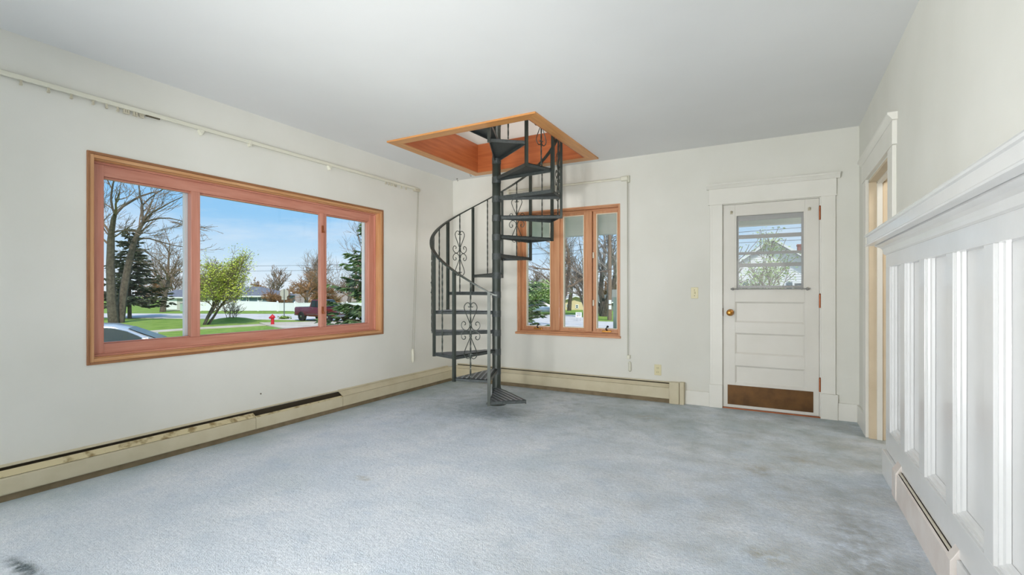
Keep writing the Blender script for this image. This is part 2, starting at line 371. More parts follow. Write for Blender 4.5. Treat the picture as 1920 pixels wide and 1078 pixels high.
box(FX-.05, FX, 3.246, 3.285, .822, 1.926).obj('mullion', 'redz', w1, bevel=.003)
for (a, b_) in ((1.499, 2.031), (2.096, 3.206), (3.285, 3.840)):
    box(FX-.062, FX-.056, a-.01, b_+.02, .822, 1.926).obj('glass_pane', 'glass', w1)
for a, b_ in ((2.032, 2.078), (3.852, 3.905)):
    box(FX-.12, FX-.066, a, b_, .77, 1.98).obj('outer_sash', 'vinyl', w1, bevel=.004)
    box(FX-.085, FX-.066, a-.012, a, .77, 1.98).obj('outer_sash', 'vinyl', w1)
wl_ring('outer_frame', ('vinyl', 'vinyl'), -.23, -.20, (1.34, 4.01, .66, 2.09), (1.45, 3.90, .78, 1.98))
for z in (1.77, .985):
    lt = box(FX+.014, FX+.024, 3.212, 3.232, z-.035, z+.035).obj('latch', 'copper', w1, bevel=.003)
    MB().tube([(FX+.03, 3.222, z-.01), (FX+.04, 3.226, z-.035)], .005, 6).obj('lever', 'copper', lt)

# ------------------------------------------------------------------ back triple window
w2 = thing('window_2', 'orange wood triple casement window behind the spiral stair', 'window', (0, YB, 0), kind='structure')
def wb_ring(name, m, y0, y1, o, i, bevel=.002):
    mz, mx = m
    for u0, u1, v0, v1, mm in ((o[0], i[0], o[2], o[3], mz), (i[1], o[1], o[2], o[3], mz), (i[0], i[1], o[2], i[2], mx), (i[0], i[1], i[3], o[3], mx)):
        box(u0, u1, y0, y1, v0, v1).obj(name, mm, w2, bevel=bevel)
wb_ring('casing', ('oranz', 'oranx'), -.008, .012, (-2.85, -1.555, .665, 2.142), (-2.832, -1.572, .68, 2.124))
wb_ring('jamb', ('oranz', 'oranx'), .012, .197, (-2.842, -1.563, .67, 2.134), (-2.822, -1.582, .69, 2.114))
FYb = .087
wb_ring('frame', ('oranz', 'oranx'), FYb-.01, FYb+.05, (-2.822, -1.582, .69, 2.114), (-2.80, -1.60, .71, 2.09))
for a, b_ in ((-2.40, -2.31), (-1.985, -1.905)):
    box(a, b_, FYb-.03, FYb+.05, .70, 2.10).obj('mullion', 'oranz', w2, bevel=.004)
for k, (a, b_) in enumerate(((-2.769, -2.441), (-2.273, -2.012), (-1.861, -1.612))):
    s = MB().ring('y', FYb-.005, FYb+.035, (a-.038, b_+.038, .70, 2.098), (a, b_, .738, 2.062)).obj('sash', 'oranz', w2, bevel=.003)
    MB().ring('y', FYb+.0, FYb+.04, (a-.001, b_+.001, .737, 2.063), (a+.009, b_-.009, .746, 2.054)).obj('glazing_bead', 'bead', s)
    box(a, b_, FYb+.02, FYb+.026, .738, 2.062).obj('glass_pane', 'glass', s)
    if k != 1:
        cx = (a+b_)/2
        op = box(cx-.05, cx+.06, FYb-.025, FYb-.005, .702, .722).obj('crank_housing', 'brass', w2, bevel=.004)
        h_ = MB().tube([(cx+.01, FYb-.02, .72), (cx-.0, FYb-.035, .74), (cx+.02, FYb-.045, .765)], .007, 6)
        h_.lathe([(.002, 0), (.013, .006), (.013, .02), (.002, .026)], (cx+.025, FYb-.045, .755), n=10).obj('crank_handle', 'black', op)
box(-2.865, -1.545, -.035, .09, .646, .672).obj('stool', 'oranx', w2, bevel=.004)
box(-1.895, -1.880, FYb-.03, FYb-.005, 1.55, 1.62).obj('sash_lock', 'bead', w2, bevel=.003)
box(-1.895, -1.880, FYb-.03, FYb-.005, 1.0, 1.07).obj('sash_lock', 'bead', w2, bevel=.003)

# ------------------------------------------------------------------ panelled door with its surround
d1 = thing('door_1', 'off-white three-panel door with a barred light and brown kick plate', 'door', (0, YB, 0), kind='structure')
dy0, dy1 = .01, .05
for a, b_ in ((-.503, -.395), (.199, .313)): box(a, b_, dy0, dy1, .012, 2.03).obj('stile', 'doorw', d1, bevel=.002)
for a, b_ in ((1.918, 2.03), (1.065, 1.188), (.756, .862), (.433, .55), (.012, .253)): box(-.395, .199, dy0, dy1, a, b_).obj('rail', 'doorw', d1, bevel=.002)
for a, b_ in ((.862, 1.065), (.55, .756), (.253, .433)):
    p = box(-.395, .199, dy0+.014, dy1-.005, a, b_).obj('panel', 'doorw', d1)
    m = MB()      # sloped moulding around the panel
    q0 = [(-.395, a), (.199, a), (.199, b_), (-.395, b_)]; q1 = [(-.38, a+.015), (.184, a+.015), (.184, b_-.015), (-.38, b_-.015)]
    for i in range(4):
        j = (i+1) % 4
        m.quad((q0[i][0], dy0+.002, q0[i][1]), (q0[j][0], dy0+.002, q0[j][1]), (q1[j][0], dy0+.014, q1[j][1]), (q1[i][0], dy0+.014, q1[i][1]))
    m.obj('panel_moulding', 'doorw', p)
lite = MB().ring('y', dy0+.004, dy1, (-.395, .199, 1.188, 1.918), (-.382, .19, 1.19, 1.916)).obj('light_stop', 'doorw', d1)
box(-.382, .19, .03, .034, 1.19, 1.916).obj('glass_pane', 'hazy', d1)
gs = .045
for a, b_ in ((1.868, 1.916), (1.689, 1.727), (1.53, 1.557), (1.408, 1.445), (1.2, 1.224)): box(-.382, .19, gs, gs+.012, a, b_).obj('storm_rail', 'grey', d1, bevel=.002)
for a, b_ in ((-.382, -.364), (.172, .19)): box(a, b_, gs-.002, gs+.014, 1.19, 1.916).obj('storm_stile', 'grey', d1, bevel=.002)
box(-.463, .267, .006, .011, .042, .236).obj('kick_plate', 'bronze', d1, bevel=.001)
k = MB().lathe([(.034, 0), (.034, -.006), (.026, -.012)], (-.439, dy0, .956), 'y', 24).obj('rosette', 'brass', d1, True)
MB().lathe([(.012, 0), (.012, -.03), (.024, -.036), (.031, -.05), (.029, -.064), (.018, -.072), (.004, -.074)], (-.439, dy0-.008, .956), 'y', 24).obj('knob', 'brass', k, True)
box(-.509, -.502, .0, .03, .92, 1.0).obj('latch_plate', 'bronze', d1)
for z in (1.887, 1.076, .303):
    hg = MB().tube([(.318, -.004, z-.06), (.318, -.004, z+.06)], .0085, 10).obj('hinge', 'copper', d1, True)
    MB().lathe([(.004, 0), (.009, .004), (.004, .012)], (.318, -.004, z+.06), n=10).obj('hinge_tip', 'copper', hg, True)
box(DX0, DX1, -.004, .06, .0, .011).obj('threshold', 'copper', d1)
MB().ring('y', .0, .19, (DX0, DX1, 0, DZ1), (-.505, .315, 0, 2.032)).obj('jamb', 'trim', d1)
# the little brackets and rod of a sash curtain on the door
cr_ = thing('sash_curtain_rod', 'thin grey sash curtain rod with pointed ends below the door light', 'curtain rod', (0, YB, 1.191))
MB().tube([(-.40, -.018, 0), (.205, -.018, 0)], .0055, 8).obj('rod', 'grey', cr_, True)
for sx, x in ((-1, -.40), (1, .205)):
    MB().lathe([(.006, 0), (.016, .012*sx), (.004, .034*sx)], (x, -.018, 0), 'x', 10).obj('finial', 'grey', cr_, True)
    box(x-sx*.03-.006, x-sx*.03+.006, -.02, .012, -.008, .008).obj('bracket', 'grey', cr_)
for i, (x, z) in enumerate(((-.428, 1.952), (.235, 1.935))):
    t = thing('curtain_bracket', ('small clear curtain bracket on the knob side above the door light', 'small clear curtain bracket on the hinge side above the door light')[i], 'bracket', (x, YB+.01, z), group='curtain brackets on the door')
    box(-.012, .012, -.006, 0, -.015, .015).obj('base', 'clip', t, bevel=.002)
    MB().tube([(0, -.004, 0), (0, -.03, 0), (0, -.036, .012)], .006, 8).obj('hook', 'clip', t, True)

def casing_head(mb, x0, x1, z0, z1): mb.box(x0, x1, -.022, 0, z0, z1)
tr1 = thing('trim_1', 'cream door casing with plinth blocks and capped head around the panelled door', 'door casing', (0, YB, 0), kind='structure')
for a, b_ in ((-.625, -.508), (.325, .438)):
    c = box(a, b_, -.02, .003, .23, 2.045).obj('casing', 'trim', tr1, bevel=.003)
    box(a+.018 if a < 0 else b_-.022, a+.022 if a < 0 else b_-.018, -.022, -.018, .23, 2.045).obj('groove_bead', 'trim', c)
for a, b_ in ((-.63, -.508), (.322, .456)): box(a, b_, -.028, .003, .0, .23).obj('plinth_block', 'trim', tr1, bevel=.003)
box(-.635, .445, -.024, .003, 2.045, 2.195).obj('head_board', 'trim', tr1, bevel=.002)
MB().prism([(.003, 2.195), (-.028, 2.195), (-.034, 2.205), (-.05, 2.225), (-.056, 2.228), (-.056, 2.243), (.003, 2.243)], 'x', -.655, .472).obj('head_cap', 'trim', tr1)
box(-.64, .45, -.03, .003, 2.038, 2.048).obj('head_bead', 'trim', tr1)

# side doorway in the right wall: casing, header, jamb
tr2 = thing('trim_2', 'white capped casing around the open doorway in the right wall', 'door casing', (XR, 0, 0), kind='structure')
box(-.02, .003, OY1, OY1+.15, 0, 2.06).obj('casing', 'trim', tr2, bevel=.003)
box(-.02, .003, OY0-.155, OY0-.003, 1.535, 2.06).obj('casing', 'trim', tr2, bevel=.003)
box(-.024, .003, OY0-.175, OY1+.19, 2.06, 2.205).obj('head_board', 'trim', tr2, bevel=.002)
MB().prism([(.003, 2.205), (-.026, 2.205), (-.032, 2.215), (-.046, 2.232), (-.05, 2.235), (-.05, 2.25), (.003, 2.25)], 'y', OY0-.195, OY1+.21).obj('head_cap', 'trim', tr2)
jm = MB().box(0, .125, OY1-.02, OY1, 0, OZ1).box(0, .125, OY0, OY0+.02, 0, OZ1).box(0, .125, OY0, OY1, OZ1-.02, OZ1).obj('jamb', 'tan', tr2)
MB().box(.05, .085, OY1-.034, OY1-.02, 0, OZ1-.02).box(.05, .085, OY0+.02, OY0+.034, 0, OZ1-.02).box(.05, .085, OY0+.02, OY1-.02, OZ1-.034, OZ1-.02).obj('door_stop', 'trim', tr2)

# baseboards
b = MB().box(-.868, -.63, YB-.018, YB, 0, .145).box(.456, XR, YB-.018, YB, 0, .158)
struct(b, 'baseboard_back', 'trim', 'cream baseboard either side of the panelled door', 'baseboard', .003)
struct(box(XR-.018, XR, OY1+.15, YB-.018, 0, .158), 'baseboard_right', 'trim', 'short cream baseboard in the corner beside the doorway', 'baseboard', .003)

# ------------------------------------------------------------------ wainscot on the right wall
tr3 = thing('trim_3', 'white panelled wainscot with a moulded shelf along the right wall', 'wainscot', (0, 0, 0), kind='structure')
WX, WYE = .588, 3.86
edges = [(3.432, 3.736), (3.013, 3.325), (2.579, 2.914), (2.159, 2.488), (1.745, 2.076), (1.33, 1.662), (.915, 1.247), (.5, .832), (.085, .417), (-.33, .002), (-.745, -.413)]
prev = WYE; XW = .6415; PF = WX+.034       # back of the boarding, face of the sunk panels
for y0, y1 in edges:
    box(WX, XW, y1, prev, .30, 1.32).obj('stile', 'white', tr3, bevel=.0015); prev = y0
    p = box(PF, XW, y0, y1, .30, 1.32).obj('panel', 'white', tr3)
    fr = MB()
    for (ins0, x0, ins1, x1) in ((0, WX+.010, .012, WX+.010), (.012, WX+.010, .016, WX+.018), (.016, WX+.018, .026, WX+.022), (.026, WX+.022, .032, PF-.001)):
        A = [(y0+ins0, .30+ins0), (y1-ins0, .30+ins0), (y1-ins0, 1.32), (y0+ins0, 1.32)]
        B = [(y0+ins1, .30+ins1), (y1-ins1, .30+ins1), (y1-ins1, 1.32), (y0+ins1, 1.32)]
        for i in range(4):
            j = (i+1) % 4
            if i == 2: continue                     # no moulding under the top rail
            fr.quad((x0, *A[i]), (x1, *B[i]), (x1, *B[j]), (x0, *A[j]))
    fr.obj('panel_moulding', 'white', p)
YW = prev - .1
box(WX, XW, YW, prev, .30, 1.32).obj('stile', 'white', tr3)
box(WX, XW, YW, WYE, 1.32, 1.41).obj('top_rail', 'white', tr3, bevel=.0015)
box(WX, XW, YW, WYE, .165, .30).obj('bottom_rail', 'white', tr3, bevel=.0015)
prof = [(XR, 1.40), (.583, 1.40), (.575, 1.406), (.573, 1.418), (.569, 1.435), (.556, 1.446), (.536, 1.4525), (.53, 1.4545), (.53, 1.468), (.522, 1.468), (.522, 1.459), (.481, 1.4585), (.478, 1.464), (.481, 1.4695), (.489, 1.472), (.489, 1.516), (.479, 1.518), (.476, 1.525), (.479, 1.532), (XR, 1.532)]
MB().prism(prof, 'y', YW, WYE).obj('shelf', 'white', tr3)
box(.568, XW, 3.505, WYE, 0, .162).obj('base_board', 'white', tr3, bevel=.003)
box(.578, XW, YW, 2.40, 0, .162).obj('base_board', 'white', tr3, bevel=.003)
box(.600, XW, 2.40, 3.505, 0, .165).obj('base_board', 'white', tr3)

hr = thing('baseboard_heater', 'white baseboard heater with an open slot set into the wainscot base', 'heater', (0, 0, 0))
hw = mat('heater_white', '#e2dad4', .4, color2='#dacfc8', vscale=9)
hb = mat('heater_inner', '#8c8470', .55, metal=.2)
MB().prism([(.564, .0), (.566, .145), (.573, .152), (.575, .148), (.569, .14), (.567, .0)], 'y', 2.46, 3.40).obj('front_cover', hw, hr)
box(.592, .5995, 2.42, 3.49, .0, .2).obj('back_plate', hb, hr)
box(.568, .5915, 2.43, 3.48, .01, .05).obj('element', 'dark', hr)
MB().tube([(.5815, 2.46, .158), (.5815, 3.40, .158)], .006, 10).obj('damper', mat('heater_damper', '#cfc6b4', .4), hr, True)
MB().prism([(.560, 0), (.560, .15), (.566, .158), (.588, .198), (.592, .198), (.592, 0)], 'y', 2.405, 2.46).obj('end_cap', hw, hr, bevel=.003)
MB().prism([(.560, 0), (.560, .15), (.566, .158), (.588, .198), (.592, .198), (.592, 0)], 'y', 3.40, 3.50).obj('end_cap', hw, hr, bevel=.003)

# ------------------------------------------------------------------ baseboard heaters: window wall and back wall
def heater_prof(f): return [(f*0, .0)]
hl = thing('baseboard_heater', 'long cream baseboard heater under the red window with a dark open slot', 'heater', (XL, 0, 0))
def cover(y0, y1, kind):
    ms = MB().prism([(.068, .042), (.072, .04), (.075, .046), (.075, .128), (.071, .136), (.068, .136)], 'y', y0+.002, y1-.002)
    o = ms.obj('front_cover', 'heater', hl)
    if kind == 'open':
        MB().prism([(.056, .139), (.075, .136), (.075, .141), (.058, .146)], 'y', y0, y1).obj('damper', 'heaterdirt', hl)
        MB().prism([(.001, .178), (.012, .184), (.012, .189), (.001, .192)], 'y', y0, y1).obj('top_lip', 'heater', hl)
    elif kind == 'ajar':
        MB().prism([(.032, .164), (.073, .138), (.076, .141), (.035, .169)], 'y', y0, y1).obj('damper', 'heaterdirt', hl)
        MB().prism([(.001, .176), (.018, .182), (.018, .187), (.001, .194)], 'y', y0, y1).obj('top_lip', 'heater', hl)
    else:
        MB().prism([(.014, .176), (.073, .138), (.076, .142), (.016, .181)], 'y', y0, y1).obj('damper', 'heater', hl)
        MB().prism([(.001, .178), (.02, .183), (.02, .188), (.001, .196)], 'y', y0, y1).obj('top_lip', 'heater', hl)
HE = YB-.075
cover(YR+.02, -1.2, 'ajar'); cover(-1.2, 2.454, 'ajar'); cover(2.454, 3.354, 'open'); cover(3.354, HE-.06, 'shut')
box(.001, .006, YR+.02, HE, .0, .176).obj('back_plate', 'dark', hl)
box(.008, .064, YR+.03, HE-.02, .045, .125).obj('fin_element', 'dark', hl)
box(.003, .060, YR+.02, HE, .0, .042).obj('plinth', 'gap', hl)
box(.004, .077, HE-.06, HE+.0, .03, .178).obj('corner_cap', 'heater', hl, bevel=.004)

hk = thing('baseboard_heater', 'cream baseboard heater along the back wall below the triple window', 'heater', (0, YB, 0))
bx0, bx1 = XL+.08, -1.013
MB().prism([(-.066, .05), (-.070, .046), (-.073, .052), (-.073, .15), (-.069, .16), (-.066, .16)], 'x', bx0, bx1).obj('front_cover', 'heater', hk)
MB().prism([(-.028, .192), (-.071, .162), (-.074, .166), (-.030, .197)], 'x', bx0, bx1).obj('damper', 'heater', hk)
MB().prism([(-.001, .203), (-.022, .207), (-.022, .212), (-.001, .217)], 'x', bx0, bx1).obj('top_lip', 'heater', hk)
box(bx0, bx1, -.006, -.001, 0, .204).obj('back_plate', 'dark', hk)
box(bx0+.02, bx1-.01, -.064, -.008, .05, .13).obj('fin_element', 'dark', hk)
box(bx0, bx1, -.056, -.002, 0, .048).obj('plinth', 'gap', hk)
box(bx1, -.915, -.079, -.001, 0, .222).obj('splice_cover', 'heater', hk, bevel=.003)
box(-.911, -.868, -.075, -.001, 0, .226).obj('end_cap', 'heater', hk, bevel=.003)

# ------------------------------------------------------------------ stair hatch trim
ht = thing('trim_4', 'orange wood casing and deep liner around the ceiling stair opening', 'hatch trim', (0, 0, 0), kind='structure')
OX0, OX1, PY0, PY1 = -3.377, -1.755, 3.562, 5.142
def mitre(p, m): MB().hexa([(x, y, H-.016) for x, y in p] + [(x, y, H+.0) for x, y in p]).obj('casing', m, ht, bevel=.002)
mitre([(OX0, PY0), (OX1, PY0), (HX1, HY0), (HX0, HY0)], 'hatx'); mitre([(OX1, PY0), (OX1, PY1), (HX1, HY1), (HX1, HY0)], 'haty')
mitre([(OX1, PY1), (OX0, PY1), (HX0, HY1), (HX1, HY1)], 'hatx'); mitre([(OX0, PY1), (OX0, PY0), (HX0, HY0), (HX0, HY1)], 'haty')
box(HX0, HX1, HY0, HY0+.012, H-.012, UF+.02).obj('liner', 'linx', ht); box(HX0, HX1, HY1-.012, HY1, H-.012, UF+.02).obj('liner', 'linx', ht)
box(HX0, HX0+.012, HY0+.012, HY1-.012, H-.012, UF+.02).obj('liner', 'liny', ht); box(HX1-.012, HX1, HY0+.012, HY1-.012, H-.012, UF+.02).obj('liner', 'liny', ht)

# ------------------------------------------------------------------ spiral staircase
PX, PY, PR, SR = -2.582, 4.330, .0445, .665
st = thing('spiral_staircase', 'dark iron spiral staircase with scrolled balusters rising through the ceiling opening', 'staircase', (PX, PY, 0))
def pol(phi, r, z):      # phi in degrees, 0 = towards the camera, positive to the camera's right
    t = R(phi); dx, dz = r*sin(t), -r*cos(t)
    return (dx*CA - dz*SA, dx*SA + dz*CA, z)
RISE, NT, Z1, STEP, PH0 = .198, 15, .172, 30.0, -4.0
def tz(k): return Z1 + RISE*(k-1)
def pend(k): return PH0 - STEP*(k-1)
MB().lathe([(PR, .012), (PR, 3.95), (PR*.4, 3.99)], n=28).obj('center_pole', 'iron', st, True)
MB().lathe([(.105, 0), (.105, .008), (.06, .014), (.06, .03), (.05, .034)], n=28).obj('base_plate', 'iron', st, True)
def wedge(mb, a0, a1, r0, r1, z0, z1):
    p = [pol(a0, r0, 0), pol(a1, r0, 0), pol(a1, r1, 0), pol(a0, r1, 0)]
    mb.hexa([(q[0], q[1], z0) for q in p] + [(q[0], q[1], z1) for q in p])
def lip(mb, p, q, z0, z1, th):
    d = (q[0]-p[0], q[1]-p[1]); L = math.hypot(*d); nx, ny = -d[1]/L*th, d[0]/L*th
    mb.hexa([(p[0], p[1], z0), (q[0], q[1], z0), (q[0]+nx, q[1]+ny, z0), (p[0]+nx, p[1]+ny, z0), (p[0], p[1], z1), (q[0], q[1], z1), (q[0]+nx, q[1]+ny, z1), (p[0]+nx, p[1]+ny, z1)])
a_in, r_in = 34.0, .052       # half-angle of the narrow hub end
base_tread = MB()
def tread_mesh():
    m = MB(); c0, c1 = 0.0, -STEP
    A, B = pol(c0, SR, 0), pol(c1, SR, 0); mid = (c0+c1)/2
    C, D = pol(mid-a_in, r_in, 0), pol(mid+a_in, r_in, 0)      # hub corners: C beside B, D beside A
    t = [A, B, C, D]
    m.hexa([(q[0], q[1], -.006) for q in t] + [(q[0], q[1], 0) for q in t])
    for p, q, dp in ((A, B, -.03), (B, C, -.034), (D, A, -.034)):
        lip(m, p, q, dp, -.0, -.006)
    m.lathe([(PR+.003, -.06), (PR+.003, .004)], n=24)
    return m, t
tm, tq = tread_mesh()
tread_me = tm.mesh('tread', 'plate')
rm = MB()                      # raised ribs running parallel to the leading edge of the tread
def inside(x, y, poly):
    c = True; n = len(poly); s = None
    for i in range(n):
        a, b_ = poly[i], poly[(i+1) % n]; cr_x = (b_[0]-a[0])*(y-a[1])-(b_[1]-a[1])*(x-a[0])
        if s is None: s = cr_x > 0
        elif (cr_x > 0) != s: c = False
    return c
Aq, Dq = tq[0], tq[3]
dv = (Aq[0]-Dq[0], Aq[1]-Dq[1]); L_ = math.hypot(*dv); dv = (dv[0]/L_, dv[1]/L_)
nv = (-dv[1], dv[0])
if not inside((Aq[0]+Dq[0])/2+nv[0]*.03, (Aq[1]+Dq[1])/2+nv[1]*.03, tq): nv = (dv[1], -dv[0])
for k in range(1, 8):
    o = k*.045; run = [i*.004 for i in range(-20, 190) if inside(Dq[0]+nv[0]*o+dv[0]*i*.004, Dq[1]+nv[1]*o+dv[1]*i*.004, tq)]
    if len(run) > 8:
        p = (Dq[0]+nv[0]*o+dv[0]*(run[0]+.006), Dq[1]+nv[1]*o+dv[1]*(run[0]+.006)); q = (Dq[0]+nv[0]*o+dv[0]*(run[-1]-.006), Dq[1]+nv[1]*o+dv[1]*(run[-1]-.006))
        lip(rm, p, q, 0, .003, .016)
rib_me = rm.mesh('tread_rib', 'rib')
for k in range(1, NT+1):
    # tread k spans pend(k)+30 .. pend(k); rotate the shared mesh about the pole
    o = bpy.data.objects.new('tread', tread_me); COL.objects.link(o); o.parent = st; o.location = (0, 0, tz(k)); o.rotation_euler = (0, 0, R(pend(k)+STEP))
    rb = bpy.data.objects.new('tread_rib', rib_me); COL.objects.link(rb); rb.parent = o; rb['kind'] = 'stuff'
def zh(phi): return Z1 + .985 + RISE*(PH0-phi)/STEP
RP = SR+.004
# hand rail
hm = MB(); pts = [pol(PH0+6, RP, zh(PH0+6)+.012), pol(PH0+3, RP, zh(PH0+3)+.004)] + [pol(PH0-a, RP, zh(PH0-a)) for a in range(0, 401, 5)]
b0 = len(hm.v)
for i, p in enumerate(pts):
    rr = math.hypot(p[0], p[1]); ex, ey = p[0]/rr, p[1]/rr
    for s_, zz in ((-1, -.007), (1, -.007), (1, .007), (-1, .007)): hm.v.append((p[0]+ex*.017*s_, p[1]+ey*.017*s_, p[2]+zz))
for i in range(len(pts)-1):
    for q in range(4): hm.f.append((i*4+q, i*4+(q+1) % 4, (i+1)*4+(q+1) % 4, (i+1)*4+q))
hm.f += [(0, 1, 2, 3), tuple(len(pts)*4-4+q for q in (3, 2, 1, 0))]
hm.obj('handrail', 'iron', st)
post_me = None
def sqpost(phi, z0, z1, w_):
    m = MB(); c = pol(phi, RP, 0); a = R(phi)+YAW
    m.v = []
    for z in (z0, z1):
        for sx, sy in ((-1, -1), (1, -1), (1, 1), (-1, 1)):
            m.v.append((c[0]+w_*(sx*cos(a)-sy*sin(a)), c[1]+w_*(sx*sin(a)+sy*cos(a)), z))
    m.f = [(0, 3, 2, 1), (4, 5, 6, 7), (0, 1, 5, 4), (1, 2, 6, 5), (2, 3, 7, 6), (3, 0, 4, 7)]
    return m
for k in range(1, 15):
    ph = pend(k); sqpost(ph, tz(k)-.036, zh(ph)-.005, .0135).obj('post', 'iron', st)
def catmull(P, n=5):
    out = []
    for i in range(len(P)-1):
        p0, p1, p2, p3 = P[max(i-1, 0)], P[i], P[i+1], P[min(i+2, len(P)-1)]
        for j in range(n):
            t = j/n
            out.append(tuple(.5*(2*p1[q]+(p2[q]-p0[q])*t+(2*p0[q]-5*p1[q]+4*p2[q]-p3[q])*t*t+(3*p1[q]-p0[q]-3*p2[q]+p3[q])*t**3) for q in range(2)))
    return out + [P[-1]]
SCR = [(24,122),(16,130),(6,122),(8,102),(25,90),(45,97),(60,118),(62,140),(50,175),(30,220),(8,270),(5,290),(14,315),(30,333),(55,338),(80,320),(90,298),(85,272),(68,260),(52,268),(50,285),(60,290)]
SC = [(x*.001017, (340-y)*.001017) for x, y in SCR]
for k in range(2, 15):
    mid = pend(k)+STEP/2; z0, z1 = tz(k), zh(mid)-.006
    c = pol(mid, RP-.006, 0)
    n_ = int((z1-z0)/.018); pp = [(c[0], c[1], z0+(z1-z0)*i/n_) for i in range(n_+1)]
    bo = MB().tube(pp, .0075, 4, twist=.42).obj('baluster', 'iron', st)
    if k % 2 == 0:
        a = R(mid)+YAW; tx, ty = cos(a), sin(a); zc = z0+(z1-z0)*.50
        m = MB()
        for sx in (-1, 1):
            for sz in (-1, 1):
                cv = catmull(SC); m.tube([(c[0]+tx*x*sx, c[1]+ty*x*sx, zc+z*sz) for x, z in cv], .0042, 5)
        m.lathe([(.011, zc+.042), (.013, zc+.05), (.011, zc+.058)], (c[0], c[1], 0), n=8).lathe([(.011, zc-.058), (.013, zc-.05), (.011, zc-.042)], (c[0], c[1], 0), n=8)
        m.obj('scroll', 'iron', bo, True)

# ------------------------------------------------------------------ curtain rods, cords, plates, hooks
rl = thing('curtain_track', 'long cream curtain track high on the window wall with leftover gliders and pull cord', 'curtain track', (XL, 0, 2.39))
box(.012, .034, -1.2, 4.56, -.014, .014).obj('rail', 'rodw', rl, bevel=.004)
for y in (1.066, 1.186, 1.292, 1.40, 1.47, 1.53, 1.565, 1.577, 1.59, 1.622, 1.636, 1.66, 1.672, 4.0, 4.05, 4.09, 4.13, 4.16, 4.25, 4.33):
    MB().box(.018, .026, y-.005, y+.005, -.034, -.014).box(.014, .030, y-.006, y+.006, -.042, -.034).obj('glider', 'clip', rl)
box(.016, .030, 1.69, 1.775, -.021, -.0142).obj('carrier_arm', 'slot', rl)
for y in (2.055, 3.24): MB().prism([(y-.022, -.014), (y+.022, -.014), (y+.003, -.05), (y-.003, -.05)], 'x', .0, .034).obj('bracket', 'rodw', rl, bevel=.002)
box(.0, .036, 2.43, 2.445, -.034, .016).obj('bracket', 'rodw', rl)
box(.0, .042, 4.47, 4.56, -.03, .0).obj('pulley', 'clip', rl, bevel=.006)
MB().tube([(.03, 4.545, -.02), (.03, 4.46, -1.9)], .0022, 5).obj('pull_cord', 'cord', rl)
MB().tube([(.03, 4.53, -.02), (.03, 4.425, -1.9)], .0018, 5).obj('pull_cord', 'cord', rl)
MB().lathe([(.006, -1.9), (.016, -1.92), (.018, -2.04), (.006, -2.065)], (.03, 4.44, 0), n=12).obj('cord_weight', 'rodw', rl, True)

rb_ = thing('curtain_rod', 'cream curtain rod with pull cord above the triple window', 'curtain rod', (0, YB, 2.40))
MB().tube([(-2.95, -.06, .0), (-1.50, -.06, .0)], .012, 10).obj('rod', 'rodw', rb_, True)
box(-1.53, -1.455, -.075, -.03, -.025, .022).obj('end_housing', 'rodw', rb_, bevel=.008)
box(-1.475, -1.445, -.04, 0, -.04, .035).obj('bracket', 'rodw', rb_, bevel=.004)
box(-2.965, -2.935, -.07, 0, -.03, .03).obj('bracket', 'rodw', rb_, bevel=.004)
MB().tube([(-1.464, -.04, -.02), (-1.462, -.035, -1.93)], .0025, 5).obj('pull_cord', 'cord', rb_)
MB().tube([(-1.458, -.04, -.02), (-1.452, -.035, -1.93)], .002, 5).obj('pull_cord', 'cord', rb_)
MB().box(-1.472, -1.438, -.036, 0, -1.97, -1.93).obj('cord_guide', 'rodw', rb_, bevel=.004)
MB().lathe([(.006, -2.0), (.015, -2.01), (.015, -2.1), (.006, -2.11)], (-1.443, -.02, 0), n=12).obj('cord_weight', 'rodw', rb_, True)

sw = thing('light_switch', 'ivory light switch plate on the wall left of the door', 'light switch', (-.774, YB, 1.152))
box(-.035, .035, -.006, 0, -.057, .057).obj('plate', 'ivory', sw, bevel=.003)
box(-.006, .006, -.016, -.006, -.012, .012).obj('toggle', 'ivory', sw, bevel=.002)
for z in (-.03, .03): MB().lathe([(.004, -.006), (.004, -.008)], (0, 0, z), 'y', 8).obj('screw', 'slot', sw)
def outlet(label, loc, rz):
    t = thing('wall_outlet', label, 'outlet', loc, rz, 'ivory wall outlets')
    box(-.036, .036, -.006, 0, -.057, .057).obj('plate', 'ivory', t, bevel=.003)
    for z in (-.022, .022):
        s = MB().lathe([(.016, -.006), (.016, -.009), (.014, -.0095)], (0, 0, z), 'y', 14).obj('socket', 'ivory', t, True)
        MB().box(-.008, -.005, -.0105, -.009, z-.006, z+.006).box(.005, .008, -.0105, -.009, z-.006, z+.006).obj('slots', 'slot', s)
outlet('ivory wall outlet on the back wall above the heater end', (-1.145, YB, .33), 0)
outlet('ivory wall outlet in the wainscot panel near the doorway', (PF-.0005, 3.53, .47), -pi/2)
for i, (loc, lab) in enumerate((((-3.40, 5.06, H), 'small dark ceiling hook just outside the hatch casing corner'), ((-3.70, 5.20, H), 'small dark ceiling hook in the corner above the stair'))):
    t = thing('ceiling_hook', lab, 'hook', loc, group='ceiling hooks')
    MB().lathe([(.010, 0), (.010, -.004)], n=10).obj('plate', 'slot', t)
    MB().tube([(0, 0, -.004), (0, 0, -.022), (.008, 0, -.034), (.016, 0, -.03), (.018, 0, -.022)], .0025, 6).obj('hook', 'slot', t)
nl = thing('wall_nail', 'tiny dark nail in the wall below the red window', 'nail', (XL, 2.54, .308))
MB().lathe([(.0025, 0), (.0025, .008), (.006, .008), (.006, .0105)], (0, 0, 0), 'x', 8).obj('nail_head', 'slot', nl)

